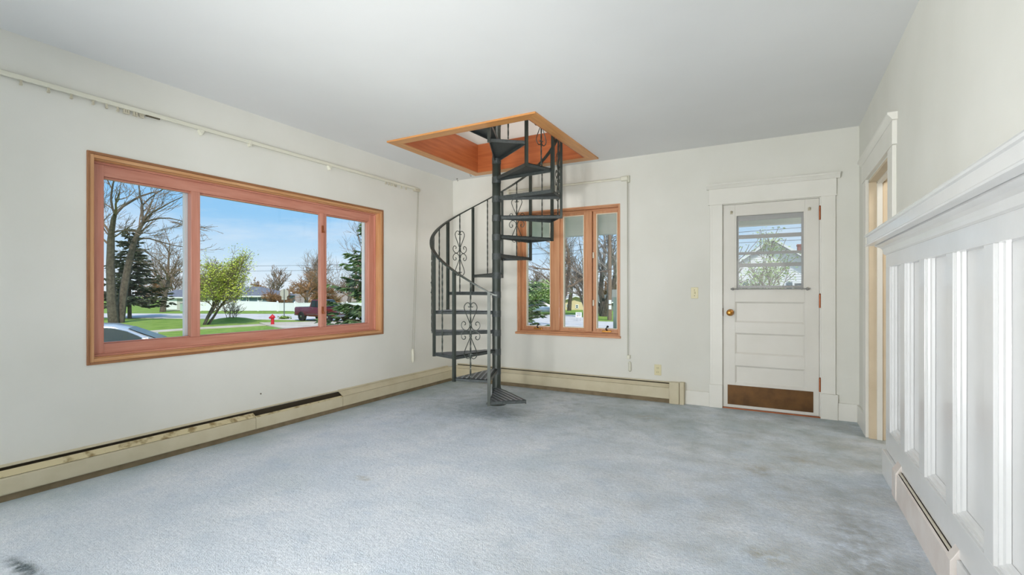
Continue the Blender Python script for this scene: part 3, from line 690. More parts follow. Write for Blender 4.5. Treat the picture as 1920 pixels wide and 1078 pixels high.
# ================================================================== outdoors
GZ = -1.3
def W(u, v, zc):            # the point seen at pixel (u, v) at depth zc
    a = (u-960)/F; return (zc*(a*CA-SA), zc*(a*SA+CA), EYE+zc*(V0-v)/F)
def G(u, zc, z=GZ):         # ground point under column u at depth zc
    a = (u-960)/F; return (zc*(a*CA-SA), zc*(a*SA+CA), z)
def GP(u, v, z=GZ):         # ground point seen at pixel (u, v)
    return G(u, F*(EYE-z)/(v-V0), z)
def CW(x, y, z):            # camera-aligned plan coordinates (right, away) to world
    return (x*CA-y*SA, x*SA+y*CA, z)
M['grass'] = mat('lawn_grass', '#8ea550', .95, color2='#74923f', vscale=1.3, bump=.3, bscale=9, spec=.1, detail=8)
M['road'] = mat('pale_asphalt', '#d6d2cd', .95, color2='#c8c4bf', vscale=.6, spec=.2)
M['conc'] = mat('concrete', '#cfc6b6', .9, color2='#bdb2a0', vscale=.9, spec=.2)
M['bark'] = mat('grey_brown_bark', '#6c6256', .9, color2='#4f463c', vscale=5, bump=.3, bscale=14)
M['bark2'] = mat('brown_twigs', '#8c7a68', .9, color2='#74624f', vscale=5)
M['bark3'] = mat('rusty_twigs', '#a07a50', .9, color2='#86623e', vscale=5)
M['bark4'] = mat('pale_grey_twigs', '#a59a90', .9, color2='#8f857b', vscale=5)
M['needle'] = mat('spruce_needles', '#708a5c', .8, color2='#526b49', vscale=2.5, spec=.2)
M['needle2'] = mat('dark_spruce_needles', '#5c6450', .85, color2='#454f3d', vscale=2.5, spec=.2)
M['leaf'] = mat('spring_leaves', '#d3da62', .7, color2='#b4c64e', vscale=3, spec=.2)
M['leaf2'] = mat('pale_spring_leaves', '#b9cd88', .7, color2='#a2bd74', vscale=3, spec=.2)
M['roofg'] = mat('grey_shingles', '#7b7f88', .9, color2='#696d76', vscale=3)
M['siding_blue'] = mat('blue_grey_siding', '#7d929c', .7)
M['siding_white'] = mat('white_siding', '#e6e7e8', .6)
M['siding_tan'] = mat('tan_siding', '#dccaa0', .7)
M['siding_grey'] = mat('grey_siding', '#b9b9ae', .7)
M['wtrim'] = mat('white_house_trim', '#e9ebe8', .6)
M['pane'] = mat('dark_pane', '#4c5a60', .15)
M['brick'] = mat('red_brick', '#a5564a', .9, color2='#8c4438', vscale=12)
M['teal'] = mat('teal_shutter', '#44606a', .6)
M['fence'] = mat('white_vinyl_fence', '#eceef0', .5)
M['hyd'] = mat('hydrant_red', '#c3202c', .45)
M['wire'] = mat('black_wire', '#3a3d42', .7)
M['pole'] = mat('weathered_pole', '#8b7867', .9, color2='#77654f', vscale=6, stretch=(6, 6, .6))

# ground and paving
q = [(-260, -120, GZ), (260, -120, GZ), (260, 61.5, GZ), (-260, 61.5, GZ), (260, 72, GZ-.95), (-260, 72, GZ-.95), (260, 320, GZ-.95), (-260, 320, GZ-.95)]
m = MB(); m.v = [CW(*p) for p in q]; m.f = [(0, 1, 2, 3), (3, 2, 4, 5), (5, 4, 6, 7)]
struct(m, 'ground_lawn', 'grass', 'green spring lawn around the houses', 'lawn')
def paving(name, pts, m_, z, label, cat):
    mb = MB(); n = len(pts); mb.v = [(p[0], p[1], z) for p in pts] + [(p[0], p[1], z-.12) for p in pts]
    mb.f = [tuple(range(n))] + [(i, i+n, (i+1) % n+n, (i+1) % n) for i in range(n)]
    return struct(mb, name, m_, label, cat)
rd = [(-130, 60), (-37.6, 45), (-19.3, 41.7), (-15.5, 40.5), (-12.5, 34), (-6, 22), (8, 19), (30, 18), (70, 14), (70, 34), (16, 38), (9, 38.8), (6.8, 39.5), (6.6, 50.5), (1.7, 51), (-8, 52), (-24.2, 52.4), (-44.9, 53.7), (-130, 66)]
paving('ground_road', [CW(x, y, 0) for x, y in rd], 'road', GZ+.03, 'pale grey asphalt road and crossing beyond the lawns', 'road')
paving('ground_sidewalk', [GP(180, 630), GP(285, 621), GP(380, 614.5), GP(486, 608.5), GP(500, 610.5), GP(380, 617.5), GP(285, 624), GP(180, 634)], 'conc', GZ+.05, 'narrow concrete walk crossing the lawn towards the hydrant', 'sidewalk')
paving('ground_apron', [GP(486, 606), GP(545, 605), GP(615, 603), GP(690, 604), GP(720, 622), GP(560, 622), GP(500, 611)], 'conc', GZ+.06, 'tan concrete apron beside the red hydrant', 'driveway')
paving('ground_driveway', [G(60, 12.5), G(330, 12.5), G(360, 16.5), G(60, 16.5)], 'conc', GZ+.04, 'concrete driveway under the parked silver car', 'driveway')
paving('ground_bounce_paving', [(-9, 7.3), (9, 7.3), (9, 14.5), (-9, 14.5)], 'conc', GZ+.05, 'unseen pale concrete added in front of the porch to bounce neutral light', 'sidewalk')  # hidden paving added so the light bounced under the porch stays neutral
struct(box(XLo, 2.05, YR-.2, YBo, GZ-.3, -.121), 'wall_foundation', 'conc', 'concrete foundation below the room floor', 'foundation')

# porch beyond the back wall
pc = thing('porch', 'white porch roof beam and ceiling outside the back wall', 'porch', (0, 0, 0), kind='structure')
M['porchw'] = mat('porch_paint', '#f0eee8', .7)
box(-4.4, 2.2, YBo, 7.15, 2.42, 2.50).obj('porch_ceiling', 'porchw', pc)
box(-4.4, 2.2, 6.98, 7.12, 2.02, 2.42).obj('beam', 'porchw', pc)
box(-4.4, 2.2, YBo, 7.2, 2.50, 2.6).obj('porch_roof', 'roofg', pc)
box(-4.4, 2.2, YBo, 7.15, -.3, -.18).obj('porch_deck', 'conc', pc)
for x in (-4.25, 1.9): box(x-.07, x+.07, 6.98, 7.12, -.18, 2.02).obj('porch_post', 'porchw', pc)
nw = thing('newel_post', 'pale green porch newel post with a white cap right of the triple window view', 'post', (-2.085, 6.9, -.18))
box(-.035, .045, -.05, .05, 0, 1.26).obj('shaft', mat('pale_green_paint', '#b9cfc4', .6), nw, bevel=.004)
box(-.05, .06, -.065, .065, 1.26, 1.375).obj('cap', 'wtrim', nw, bevel=.012)

# ---------------------------------------------------------------- plants
def nrm(d):
    L = math.sqrt(d[0]**2+d[1]**2+d[2]**2) or 1; return (d[0]/L, d[1]/L, d[2]/L)
def grow(T, p, d, L, r, lvl, rnd, P):
    n = 4 if lvl < 2 else 3; pts = [p]; dd = d; jit = P.get('jit', .22)
    for i in range(n):
        dd = nrm((dd[0]+rnd.uniform(-jit, jit), dd[1]+rnd.uniform(-jit, jit), dd[2]+rnd.uniform(-jit, jit)+P.get('up', .06)))
        q_ = pts[-1]; pts.append((q_[0]+dd[0]*L/n, q_[1]+dd[1]*L/n, q_[2]+dd[2]*L/n))
    rmin = P.get('rmin', .01)
    rr = [max(rmin, r*(1-.5*i/n)) for i in range(n+1)]
    T['thick' if lvl < P.get('thick', 1) else 'thin'].tube(pts, rr, 7 if lvl == 0 else (5 if lvl == 1 else 3), cap=False)
    if lvl >= P['levels']: T['tips'] += pts[1:]; return
    twigs(T, pts, r*.5, L, lvl, rnd, P, dd)
def twigs(T, pts, r, L, lvl, rnd, P, dd=None, start=.3):
    n = len(pts)-1
    for k in range(P['n'][min(lvl, len(P['n'])-1)]):
        t = start+(1-start)*rnd.random(); i = min(int(t*n), n-1); f_ = t*n-i
        a, b_ = pts[i], pts[i+1]; q_ = tuple(a[j]+(b_[j]-a[j])*f_ for j in range(3)); ax = nrm(tuple(b_[j]-a[j] for j in range(3)))
        az = rnd.uniform(0, 2*pi); e = nrm((cos(az), sin(az), rnd.uniform(-.3, .4))); w_ = rnd.uniform(*P.get('ang', (.55, 1.1)))
        nd = nrm(tuple(ax[j]*cos(w_)+e[j]*sin(w_) for j in range(3)))
        grow(T, q_, nd, L*P['lr']*rnd.uniform(.7, 1.15), r*rnd.uniform(.6, .95), lvl+1, rnd, P)
    if dd: grow(T, pts[-1], dd, L*P['lr'], r*.95, lvl+1, rnd, P)
def leaves(tips, rnd, size, per, spread):
    m_ = MB()
    for p in tips:
        for k in range(per):
            c_ = tuple(p[j]+rnd.gauss(0, spread) for j in range(3)); s_ = size*rnd.uniform(.6, 1.3)
            a = rnd.uniform(0, 2*pi); e = nrm((cos(a), sin(a), rnd.uniform(-.7, .7))); g = nrm((-sin(a), cos(a)*.6, rnd.uniform(-.8, .8)))
            m_.quad(tuple(c_[j]+e[j]*s_ for j in range(3)), tuple(c_[j]+g[j]*s_*.5 for j in range(3)), tuple(c_[j]-e[j]*s_ for j in range(3)), tuple(c_[j]-g[j]*s_*.5 for j in range(3)))
    return m_
def tree(name, label, base, h, r, seed, P, bark='bark', twig='bark2', leaf=None, cat='tree', group=None, lean=(0, 0), stems=1, mains=None):
    rnd = random.Random(seed); t = thing(name, label, cat, base, group=group); T = {'thick': MB(), 'thin': MB(), 'tips': []}
    if mains:
        for pl, r0, r1 in mains:
            n = len(pl); loc = [tuple(p[j]-base[j] for j in range(3)) for p in pl]
            T['thick'].tube(loc, [r0+(r1-r0)*i/(n-1) for i in range(n)], 8, cap=False)
            if r0 < .3 or n > 3: twigs(T, loc[max(0, n//3 if r0 > .2 else 0):], r1*1.0, P.get('L', 3.0), 1, rnd, P, nrm(tuple(loc[-1][j]-loc[-2][j] for j in range(3))), start=.1)
    else:
        for s_ in range(stems):
            o = (rnd.uniform(-.25, .25)*(stems > 1), rnd.uniform(-.25, .25)*(stems > 1), -.1)
            sp = .35*(stems > 1)
            grow(T, o, nrm((lean[0]+rnd.uniform(-sp, sp), lean[1]+rnd.uniform(-sp, sp), 1)), h*P.get('trunk', .42), r, 0, rnd, P)
    T['thick'].obj('trunk', bark, t, True)
    if T['thin'].v: T['thin'].obj('branches', twig, t)['kind'] = 'stuff'
    if leaf: leaves(T['tips'], rnd, leaf[1], leaf[2], leaf[3]).obj('foliage', leaf[0], t)['kind'] = 'stuff'
    return t
def spruce(name, label, base, h, rad, z_low, seed, needle='needle', levels=34, per=9, tw=12, size=.34, droop=.35, apex_pow=1.0, slim=.2):
    rnd = random.Random(seed); t = thing(name, label, 'tree', base)
    MB().tube([(0, 0, -.1), (0, 0, h*.5), (0, 0, h)], [h*.02, h*.012, .02], 8).obj('trunk', 'bark', t, True)
    bm, nm = MB(), MB()
    for i in range(levels):
        f_ = i/(levels-1); z = z_low+(h*.98-z_low)*f_; Lm = rad*(1-f_)**apex_pow+.15
        for k in range(max(4, int(per*(1-.45*f_)))):
            a = rnd.uniform(0, 2*pi); L = Lm*rnd.uniform(.72, 1.1); n = 6; pts = []
            for s_ in range(n+1):
                u_ = s_/n; pts.append((cos(a)*L*u_, sin(a)*L*u_, z+L*(-droop*u_+.28*u_*u_*1.1)+rnd.uniform(-.03, .03)))
            bm.tube(pts, [.035*(1-.8*s_/n) for s_ in range(n+1)], 3, cap=False)
            for s_ in range(int(tw*(.4+.6*L/rad))):
                u_ = rnd.uniform(.12, 1.0); j = min(int(u_*n), n-1); fr = u_*n-j
                c_ = tuple(pts[j][x]+(pts[j+1][x]-pts[j][x])*fr for x in range(3))
                for side in (-1, 1):
                    b_ = a+side*rnd.uniform(.35, 1.1); e = nrm((cos(b_), sin(b_), rnd.uniform(-.55, .1))); l_ = size*rnd.uniform(.6, 1.25)*(1.15-.4*u_)
                    g = nrm((-sin(b_)*.7, cos(b_)*.7, rnd.uniform(-.6, .6)))
                    tip = tuple(c_[x]+e[x]*l_ for x in range(3)); md = tuple(c_[x]+e[x]*l_*.45 for x in range(3)); w_ = l_*slim
                    nm.quad(c_, tuple(md[x]+g[x]*w_ for x in range(3)), tip, tuple(md[x]-g[x]*w_ for x in range(3)))
                    up = (0, 0, 1); nm.quad(c_, (md[0], md[1], md[2]+w_*.8), tip, (md[0], md[1], md[2]-w_*.8))
    bm.obj('boughs', 'bark', t)['kind'] = 'stuff'; nm.obj('needles', needle, t)['kind'] = 'stuff'
    return t

def PX_(pl, zc, seed):       # a branch line given in the photograph's pixels, with some depth of its own
    rnd = random.Random(seed); out = []; dz = 0; sl = rnd.uniform(-.5, .5)
    for i, (u, v) in enumerate(pl): out.append(W(u, v, zc+dz)); dz += sl*rnd.uniform(.5, 1.2)
    return out
PT = dict(levels=4, n=(5, 4, 4, 3), lr=.62, L=2.6, jit=.2, up=.05, rmin=.011, ang=(.4, 1.0))
Z_ = 37.5
A0 = [(213, 607), (209, 560), (207, 500), (208, 450), (209, 436), (213, 410), (216, 401)]
tree('bare_tree', 'tall bare tree leaning left behind the silver car', GP(213, 606), 0, 0, 3, PT, mains=[
    (PX_(A0, Z_, 1), .34, .12), (PX_([(216, 401), (230, 387), (250, 375), (263, 368), (285, 361), (300, 359), (312, 348)], Z_, 2), .11, .03),
    (PX_([(216, 401), (211, 391), (208, 373), (210, 355), (213, 340), (214, 326)], Z_, 3), .09, .04), (PX_([(209, 437), (222, 433), (235, 432), (257, 435), (280, 438), (298, 434)], Z_, 4), .07, .02),
    (PX_([(211, 391), (198, 383), (185, 378)], Z_, 5), .05, .03), (PX_([(209, 440), (200, 425), (190, 415)], Z_, 6), .05, .03), (PX_([(210, 355), (203, 340), (196, 332)], Z_, 8), .04, .02)])
B0 = [(224, 604), (231, 550), (240, 500), (250, 458), (258, 437), (268, 416)]
tree('bare_tree', 'tall bare tree forking right behind the silver car', GP(226, 604), 0, 0, 9, PT, mains=[
    (PX_(B0, Z_+.6, 11), .33, .11), (PX_([(268, 416), (267, 400), (267, 385), (263, 370), (260, 345), (259, 330)], Z_+.6, 12), .10, .03),
    (PX_([(268, 416), (275, 408), (287, 397), (303, 389), (320, 379), (340, 370)], Z_+.6, 13), .09, .03), (PX_([(268, 417), (285, 412), (300, 409), (318, 409), (340, 414), (355, 420)], Z_+.6, 14), .08, .02),
    (PX_([(254, 448), (265, 447), (280, 447), (300, 453), (325, 460), (345, 463)], Z_+.6, 15), .08, .03), (PX_([(267, 385), (280, 372), (297, 360), (312, 350)], Z_+.6, 16), .06, .02), (PX_([(248, 470), (270, 470), (300, 490), (330, 505)], Z_+.6, 17), .06, .02)])
spruce('spruce_tree', 'broad dark spruce behind the two tall bare trunks', G(243, 44), 8.2, 3.2, 1.4, 21, 'needle2', levels=26, per=9, tw=12, size=.55, apex_pow=.8)
spruce('spruce_tree', 'large green spruce at the house corner beside the maroon pickup', G(818, 17), 10.6, 4.0, .9, 33, 'needle', levels=54, per=23, tw=44, size=.38, apex_pow=1.0, slim=.15)
PB = dict(levels=4, n=(6, 5, 4, 3), lr=.64, trunk=.42, jit=.22, up=.07, rmin=.013, ang=(.45, 1.0))
tree('bare_tree', 'bare tree in front of the grey garage', G(305, 58), 11, .34, 41, PB)
PL = dict(levels=3, n=(7, 6, 5), lr=.60, trunk=.5, jit=.2, up=.05, rmin=.012, ang=(.4, .9))
tree('budding_tree', 'leaning multi-stemmed tree with yellow-green spring leaves', G(384, 36), 6.0, .10, 52, PL, leaf=('leaf', .075, 3, .2), lean=(.30, .34), stems=3)
tree('bare_shrub', 'small bare shrub on the grassy mound in the lawn', G(436, 40), 2.0, .03, 61, dict(levels=2, n=(5, 4), lr=.6, trunk=.6, jit=.2, up=.05, rmin=.012), stems=6, cat='shrub', bark='bark2')
PW = dict(levels=4, n=(8, 6, 5, 3), lr=.60, trunk=.36, jit=.26, up=.0, rmin=.016, ang=(.6, 1.15))
tree('bare_tree', 'spreading rusty bare tree behind the white fence and pickup', G(570, 66, GZ-.4), 9.0, .34, 71, PW, bark='bark', twig='bark3')
tree('bare_tree', 'bare grey tree right of the stop sign behind the fence', G(590, 74, GZ-.9), 11.0, .3, 72, PB)
tree('bare_tree', 'tall bare tree above the pickup cab', G(652, 64, GZ-.3), 14.5, .32, 75, PB, twig='bark2')
tree('bare_shrub', 'rusty bare bush in the hedge left of the stop sign', G(522, 66, GZ-.9), 5.2, .12, 76, PW, twig='bark3', cat='shrub', stems=3)
tree('bare_shrub', 'olive bare bush in the hedge behind the pickup bed', G(622, 78, GZ-.95), 6.5, .12, 77, PW, twig='bark3', cat='shrub', stems=3)
# back window and door views
tree('bare_tree', 'slender bare tree before the tan house', G(1067, 64, GZ), 12.0, .30, 81, dict(PB, n=(5, 4, 4, 3)), twig='bark4')
tree('bare_tree', 'leaning bare tree near the white yard sign', G(1101, 46, GZ), 6.5, .13, 82, dict(PB, levels=3), lean=(-.45, -.15))
tree('bare_tree', 'stout multi-stemmed bare tree beside the utility pole', G(1131, 48), 12.5, .34, 83, dict(PB, levels=3), stems=3, twig='bark4')
tree('bare_tree', 'bare street tree with drooping twigs above the spruce', G(1046, 34), 11.0, .2, 84, dict(PB, up=-.02, levels=3))
tree('green_shrub', 'light green leafy bush in front of the grey-roofed house', G(1024, 58), 3.6, .08, 85, PL, leaf=('leaf2', .15, 4, .22), cat='shrub', stems=4)
tree('budding_tree', 'young tree with pale green leaves outside the door light', G(1456, 17.5), 5.2, .075, 86, dict(PL, up=.1, trunk=.45, n=(6, 5, 4)), leaf=('leaf2', .05, 5, .13), stems=1)
tree('budding_tree', 'thin budding tree left of the white gabled house', G(1376, 21), 6.4, .09, 87, dict(PL, up=.1), leaf=('leaf2', .05, 1, .12))
# distant tree line: copies of two bare trees
protoA = tree('far_tree', 'bare brown tree in the distant tree line beyond the houses', G(330, 92, GZ-.95), 10.0, .26, 91, dict(PW, rmin=.045), twig='bark3', group='distant tree line')
protoB = tree('far_tree', 'bare brown tree in the distant tree line beyond the houses', G(480, 96, GZ-.95), 9.0, .26, 92, dict(PB, rmin=.03), group='distant tree line')
rnd = random.Random(5)
ORD = ['first', 'second', 'third', 'fourth', 'fifth', 'sixth', 'seventh', 'eighth', 'ninth', 'tenth', 'eleventh', 'twelfth', 'thirteenth']
protoA.location = G(275, 104, GZ-.95); protoA['label'] = 'first distant bare tree from the left in the red window view'
protoB.location = G(990, 108, GZ-.95); protoB['label'] = 'first distant bare tree from the left in the triple window view'
for us, where in (((330, 385, 425, 475, 515, 550, 580, 608, 636, 668), 'red'), ((1022, 1058, 1092, 1124, 1156), 'triple')):
    for i, u in enumerate(us):
        o = copy_tree(protoA if i % 2 else protoB); o.location = G(u, (100, 112)[i % 2]+rnd.uniform(-2, 2), GZ-.95); o.rotation_euler = (0, 0, rnd.uniform(0, 6.28)); s_ = rnd.uniform(.85, 1.2); o.scale = (s_, s_, s_)
        o['label'] = '%s distant bare tree from the left in the %s window view' % (ORD[i+1], where)

# ---------------------------------------------------------------- houses
def house(name, label, zc, u0, u1, vr, ve, vb, wallm, roofm, wins=(), ur=None, gable=False, depth=8.0, over=.45, cat='house'):
    x0, x1 = (u0-960)/F*zc, (u1-960)/F*zc; Z = lambda v: EYE+zc*(V0-v)/F
    zb, ze, zr = Z(vb), Z(ve), Z(vr); base = CW(x0, zc, zb)
    t = thing(name, label, cat, base, YAW); w_, he, hr_ = x1-x0, ze-zb, zr-zb
    if gable:      # gable wall faces the viewer
        MB().prism([(0, 0), (w_, 0), (w_, he), (w_/2, hr_), (0, he)], 'y', 0, depth).obj('walls', wallm, t)
        k_ = (hr_-he)/(w_/2)
        for s_ in (0, 1):
            a = [(-over, he-over*k_), (w_/2, hr_), (w_/2, hr_+.16), (-over, he-over*k_+.16)]
            if s_: a = [(w_-p[0], p[1]) for p in a][::-1]
            MB().prism(a, 'y', -over, depth+over).obj('roof', roofm, t)
            f_ = [(p[0], p[1]-.02) for p in a]; MB().prism(f_, 'y', -over-.04, -over).obj('rake_board', 'wtrim', t)
    else:          # hip or side gable: eave faces the viewer
        box(0, w_, 0, depth, 0, he).obj('walls', wallm, t)
        r0, r1 = ((ur[0]-960)/F*zc-x0, (ur[1]-960)/F*zc-x0) if ur else (-over, w_+over)
        m_ = MB(); m_.v = [(-over, -over, he), (w_+over, -over, he), (w_+over, depth+over, he), (-over, depth+over, he), (r0, depth/2, hr_), (r1, depth/2, hr_)]
        m_.f = [(0, 3, 2, 1), (0, 1, 5, 4), (1, 2, 5), (2, 3, 4, 5), (3, 0, 4)]; m_.obj('roof', roofm, t)
        box(-over, w_+over, -over-.03, -over, he-.2, he+.02).obj('fascia', 'wtrim', t)
    for wd in wins:
        a, b_, va, vb_ = wd[:4]; X0, X1, Z0_, Z1_ = (a-960)/F*zc-x0, (b_-960)/F*zc-x0, Z(vb_)-zb, Z(va)-zb
        kind_ = wd[4] if len(wd) > 4 else 'window'
        if kind_ == 'garage_door':
            g = box(X0, X1, -.05, .02, Z0_, Z1_).obj('garage_door', 'wtrim', t)
            for i in range(1, 4): box(X0, X1, -.055, -.05, Z0_+(Z1_-Z0_)*i/4-.015, Z0_+(Z1_-Z0_)*i/4+.015).obj('panel_joint', 'siding_grey', g)
        elif kind_ == 'shutter': box(X0, X1, -.05, .0, Z0_, Z1_).obj('shutter', 'teal', t)
        else:
            f_ = MB().ring('y', -.06, .0, (X0-.09, X1+.09, Z0_-.09, Z1_+.09), (X0, X1, Z0_, Z1_)).obj('window', 'wtrim', t)
            box(X0, X1, -.02, .0, Z0_, Z1_).obj('pane', 'pane', f_); box(X0, X1, -.035, -.015, (Z0_+Z1_)/2-.03, (Z0_+Z1_)/2+.03).obj('sash_bar', 'wtrim', f_)
    return t, w_, he, hr_, depth
h1 = house('ranch_house', 'blue-grey ranch house with grey hip roof behind the white fence', 72, 400, 508, 537, 554.5, 585, 'siding_blue', 'roofg', [(443, 451, 558.5, 563.5), (463, 466, 557, 565), (484, 491, 557.5, 563.5)], ur=(412, 462))[0]
MB().tube([(3.0, 2.0, 3.0), (3.0, 2.0, 3.9)], .06, 8).obj('vent_pipe', 'wtrim', h1)
house('garage', 'grey-roofed garage with a white door left of the mullion', 84, 303, 346, 543, 557, 582, 'siding_grey', 'roofg', [(305, 332, 558.5, 580, 'garage_door')], cat='garage')
house('shed', 'low brown-roofed gabled shed behind the fence and pickup', 82, 576, 640, 552, 566, 585, 'siding_grey', mat('brown_shingles', '#a39482', .9), gable=True, cat='shed')
house('shed', 'low brown shed roof behind the fence beside the stop sign', 86, 514, 556, 553, 566, 585, 'siding_grey', mat('tan_shingles', '#9c8f80', .9), gable=True, cat='shed')
h2 = house('tan_house', 'tan sided house with dark windows across the street', 74, 1046, 1112, 556, 566, 581, 'siding_tan', mat('pale_shingles', '#b5ada2', .9), [(1080, 1083.5, 572, 577), (1063, 1065.5, 571, 575)], gable=True)[0]
house('grey_roof_house', 'white house with a steep grey roof beyond the spruce', 66, 992, 1046, 544, 560, 584, 'siding_white', 'roofg', [(1008, 1012, 565, 571), (1022, 1025, 565, 572)])
house('olive_house', 'dim olive house behind the utility pole trees', 84, 1122, 1190, 553, 566, 588, mat('olive_siding', '#7e8476', .8), mat('olive_shingles', '#6c7066', .9), [(1122, 1127, 570, 577)])
# white gabled neighbour seen through the door light, with lapped siding boards
zc = 26.0; hx, hd = 14.0, 4.1; zb, zr, slope = GZ, 3.86, .68
nh = thing('gabled_house', 'white lap-sided gabled house with a brick chimney seen through the door light', 'house', CW(hx, zc, zb), R(1.5))
he = zr-slope*hd-zb; hr_ = zr-zb
MB().prism([(-hd, 0), (hd, 0), (hd, he), (0, hr_), (-hd, he)], 'y', .02, 9).obj('walls', 'siding_white', nh)
sm = MB(); z = 0
while z < hr_-.1:
    hw_ = hd if z+.12 < he else hd-(z+.12-he)/slope
    if hw_ > .1: sm.hexa([(-hw_, -.03, z), (hw_, -.03, z), (hw_, .02, z), (-hw_, .02, z), (-hw_, -.004, z+.118), (hw_, -.004, z+.118), (hw_, .02, z+.118), (-hw_, .02, z+.118)])
    z += .12
sm.obj('siding_boards', 'siding_white', nh)['kind'] = 'stuff'
for s_ in (-1, 1):
    a = [(s_*(hd+.4), he-.4*slope), (0, hr_), (0, hr_+.14), (s_*(hd+.4), he-.4*slope+.14)]
    MB().prism(a if s_ < 0 else a[::-1], 'y', -.35, 9.3).obj('roof', 'roofg', nh); MB().prism(a if s_ < 0 else a[::-1], 'y', -.4, -.35).obj('rake_board', 'wtrim', nh)
for a, b_ in ((1411, 1428), (1484, 1500)):
    X0, X1 = (a-960)/F*zc-hx, (b_-960)/F*zc-hx
    f_ = MB().ring('y', -.07, 0, (X0-.09, X1+.09, 1.75, 2.98), (X0, X1, 1.84, 2.89)).obj('window', 'wtrim', nh)
    box(X0, X1, -.03, .0, 1.84, 2.89).obj('pane', 'pane', f_); box(X0-.36, X0-.12, -.06, -.02, 1.8, 2.95).obj('shutter', 'teal', nh)
cx_ = (1497-960)/F*zc-hx; ch = box(cx_-.14, cx_+.16, 1.6, 2.2, he, EYE+zc*(V0-455)/F-zb).obj('chimney', 'brick', nh)
tz_ = EYE+zc*(V0-455)/F-zb; box(cx_-.17, cx_+.19, 1.57, 2.23, tz_-.08, tz_).obj('chimney_cap', 'brick', ch)

# ---------------------------------------------------------------- white fence
def fence(label, u0, v0, u1, v1, z0, z1, top0, top1):
    P0, P1 = G(u0, z0, GZ), G(u1, z1, GZ); t = thing('vinyl_fence', label, 'fence', P0, math.atan2(P1[1]-P0[1], P1[0]-P0[0]))
    L = math.hypot(P1[0]-P0[0], P1[1]-P0[1]); n = max(1, round(L/2.4)); st_ = L/n
    for i in range(n+1):
        h_ = top0+(top1-top0)*i/n
        box(i*st_-.065, i*st_+.065, -.065, .065, 0, h_+.06).obj('post', 'fence', t); MB().lathe([(.11, h_+.06), (.11, h_+.09), (.02, h_+.16)], (i*st_, 0, 0), n=4).obj('post_cap', 'fence', t)
        if i < n:
            hb = top0+(top1-top0)*(i+1)/n; a, b_ = i*st_+.065, (i+1)*st_-.065
            MB().hexa([(a, -.02, .05), (b_, -.02, .05), (b_, .02, .05), (a, .02, .05), (a, -.02, h_-.08), (b_, -.02, hb-.08), (b_, .02, hb-.08), (a, .02, h_-.08)]).obj('panel', 'fence', t)
            MB().hexa([(a, -.03, h_-.08), (b_, -.03, hb-.08), (b_, .03, hb-.08), (a, .03, h_-.08), (a, -.03, h_), (b_, -.03, hb), (b_, .03, hb), (a, .03, h_)]).obj('top_rail', 'fence', t)
fence('white vinyl fence in front of the blue-grey ranch house', 376, 0, 520, 0, 60.5, 60.5, 1.42, 1.12)
fence('white vinyl fence behind the stop sign and the pickup', 521, 0, 720, 0, 60, 56, 1.05, 1.15)

# ---------------------------------------------------------------- street things
hy = thing('fire_hydrant', 'red fire hydrant beside the concrete apron', 'hydrant', GP(511, 609.5))
MB().lathe([(.15, 0), (.15, .05), (.115, .06), (.115, .50), (.16, .52), (.17, .58), (.15, .66), (.10, .72), (.045, .745), (.045, .79), (.02, .80)], n=18).obj('barrel', 'hyd', hy, True)
for s_ in (-1, 1): MB().lathe([(.055, s_*.1), (.055, s_*.19), (.065, s_*.19), (.065, s_*.23), (.02, s_*.25)], (0, 0, .58), 'x', 12).obj('nozzle', 'hyd', hy, True)
MB().lathe([(.07, -.1), (.07, -.19), (.08, -.19), (.08, -.24), (.02, -.26)], (0, 0, .55), 'y', 12).obj('pumper_nozzle', 'hyd', hy, True)
sg = thing('stop_sign', 'back of an octagonal traffic sign on a grey post', 'traffic sign', GP(533, 598.5), YAW)
box(-.035, .035, -.03, .0, 0, 2.68).obj('post', 'steel', sg)
oc = [(.40*cos(R(22.5+45*i)), .40*sin(R(22.5+45*i))) for i in range(8)]
MB().prism([(x, 2.28+z) for x, z in oc], 'y', .0, .012).obj('octagon_plate', mat('bare_sign_metal', '#c9c6b9', .5, metal=.2), sg)
box(-.24, .24, .0, .012, 1.72, 1.95).obj('lower_plate', M['octagon'] if 'octagon' in M else mat('bare_sign_metal_small', '#c9c6b9', .5, metal=.2), sg)
tf = leaves([(random.Random(i).uniform(-.4, .4), random.Random(i+50).uniform(-.4, .4), .12) for i in range(40)], random.Random(4), .13, 3, .08).obj('grass_tuft', 'grass', None)
tf.location = GP(533, 598.5); tag(tf, 'tuft of long grass at the foot of the traffic sign', 'grass', kind='stuff')
mo = MB().lathe([(1.9, 0), (1.6, .12), (1.0, .26), (.4, .33), (.02, .35)], n=28).obj('grass_mound', 'grass', None, True); mo.location = (*GP(436, 602)[:2], GZ-.02)
tag(mo, 'low grassy mound around the small bare shrub', 'mound', kind='stuff')

up = thing('utility_pole', 'weathered wooden utility pole with white notices beyond the triple window', 'utility pole', G(1143, 41.5))
MB().tube([(0, 0, 0), (0, 0, 4), (0, 0, 10.5)], [.19, .17, .13], 14).obj('shaft', 'pole', up, True)
for v in (566, 576): 
    z = EYE+41.5*(V0-v)/F-GZ; mt_ = box(-.11, .11, -.2, -.17, z-.17, z+.17).obj('notice', 'wtrim', up); mt_.rotation_euler = (0, 0, YAW)
MB().box(-1.2, 1.2, -.06, .06, 9.6, 9.72).obj('cross_arm', 'pole', up)
p2 = thing('utility_pole', 'thin far utility pole beside the grey garage', 'utility pole', G(345, 62))
MB().tube([(0, 0, 0), (0, 0, 10)], [.15, .10], 10).obj('shaft', mat('mossy_pole', '#8c9286', .9), p2, True)
ub = thing('utility_box', 'pale green utility box at the foot of the far pole', 'utility box', G(346.5, 60), YAW)
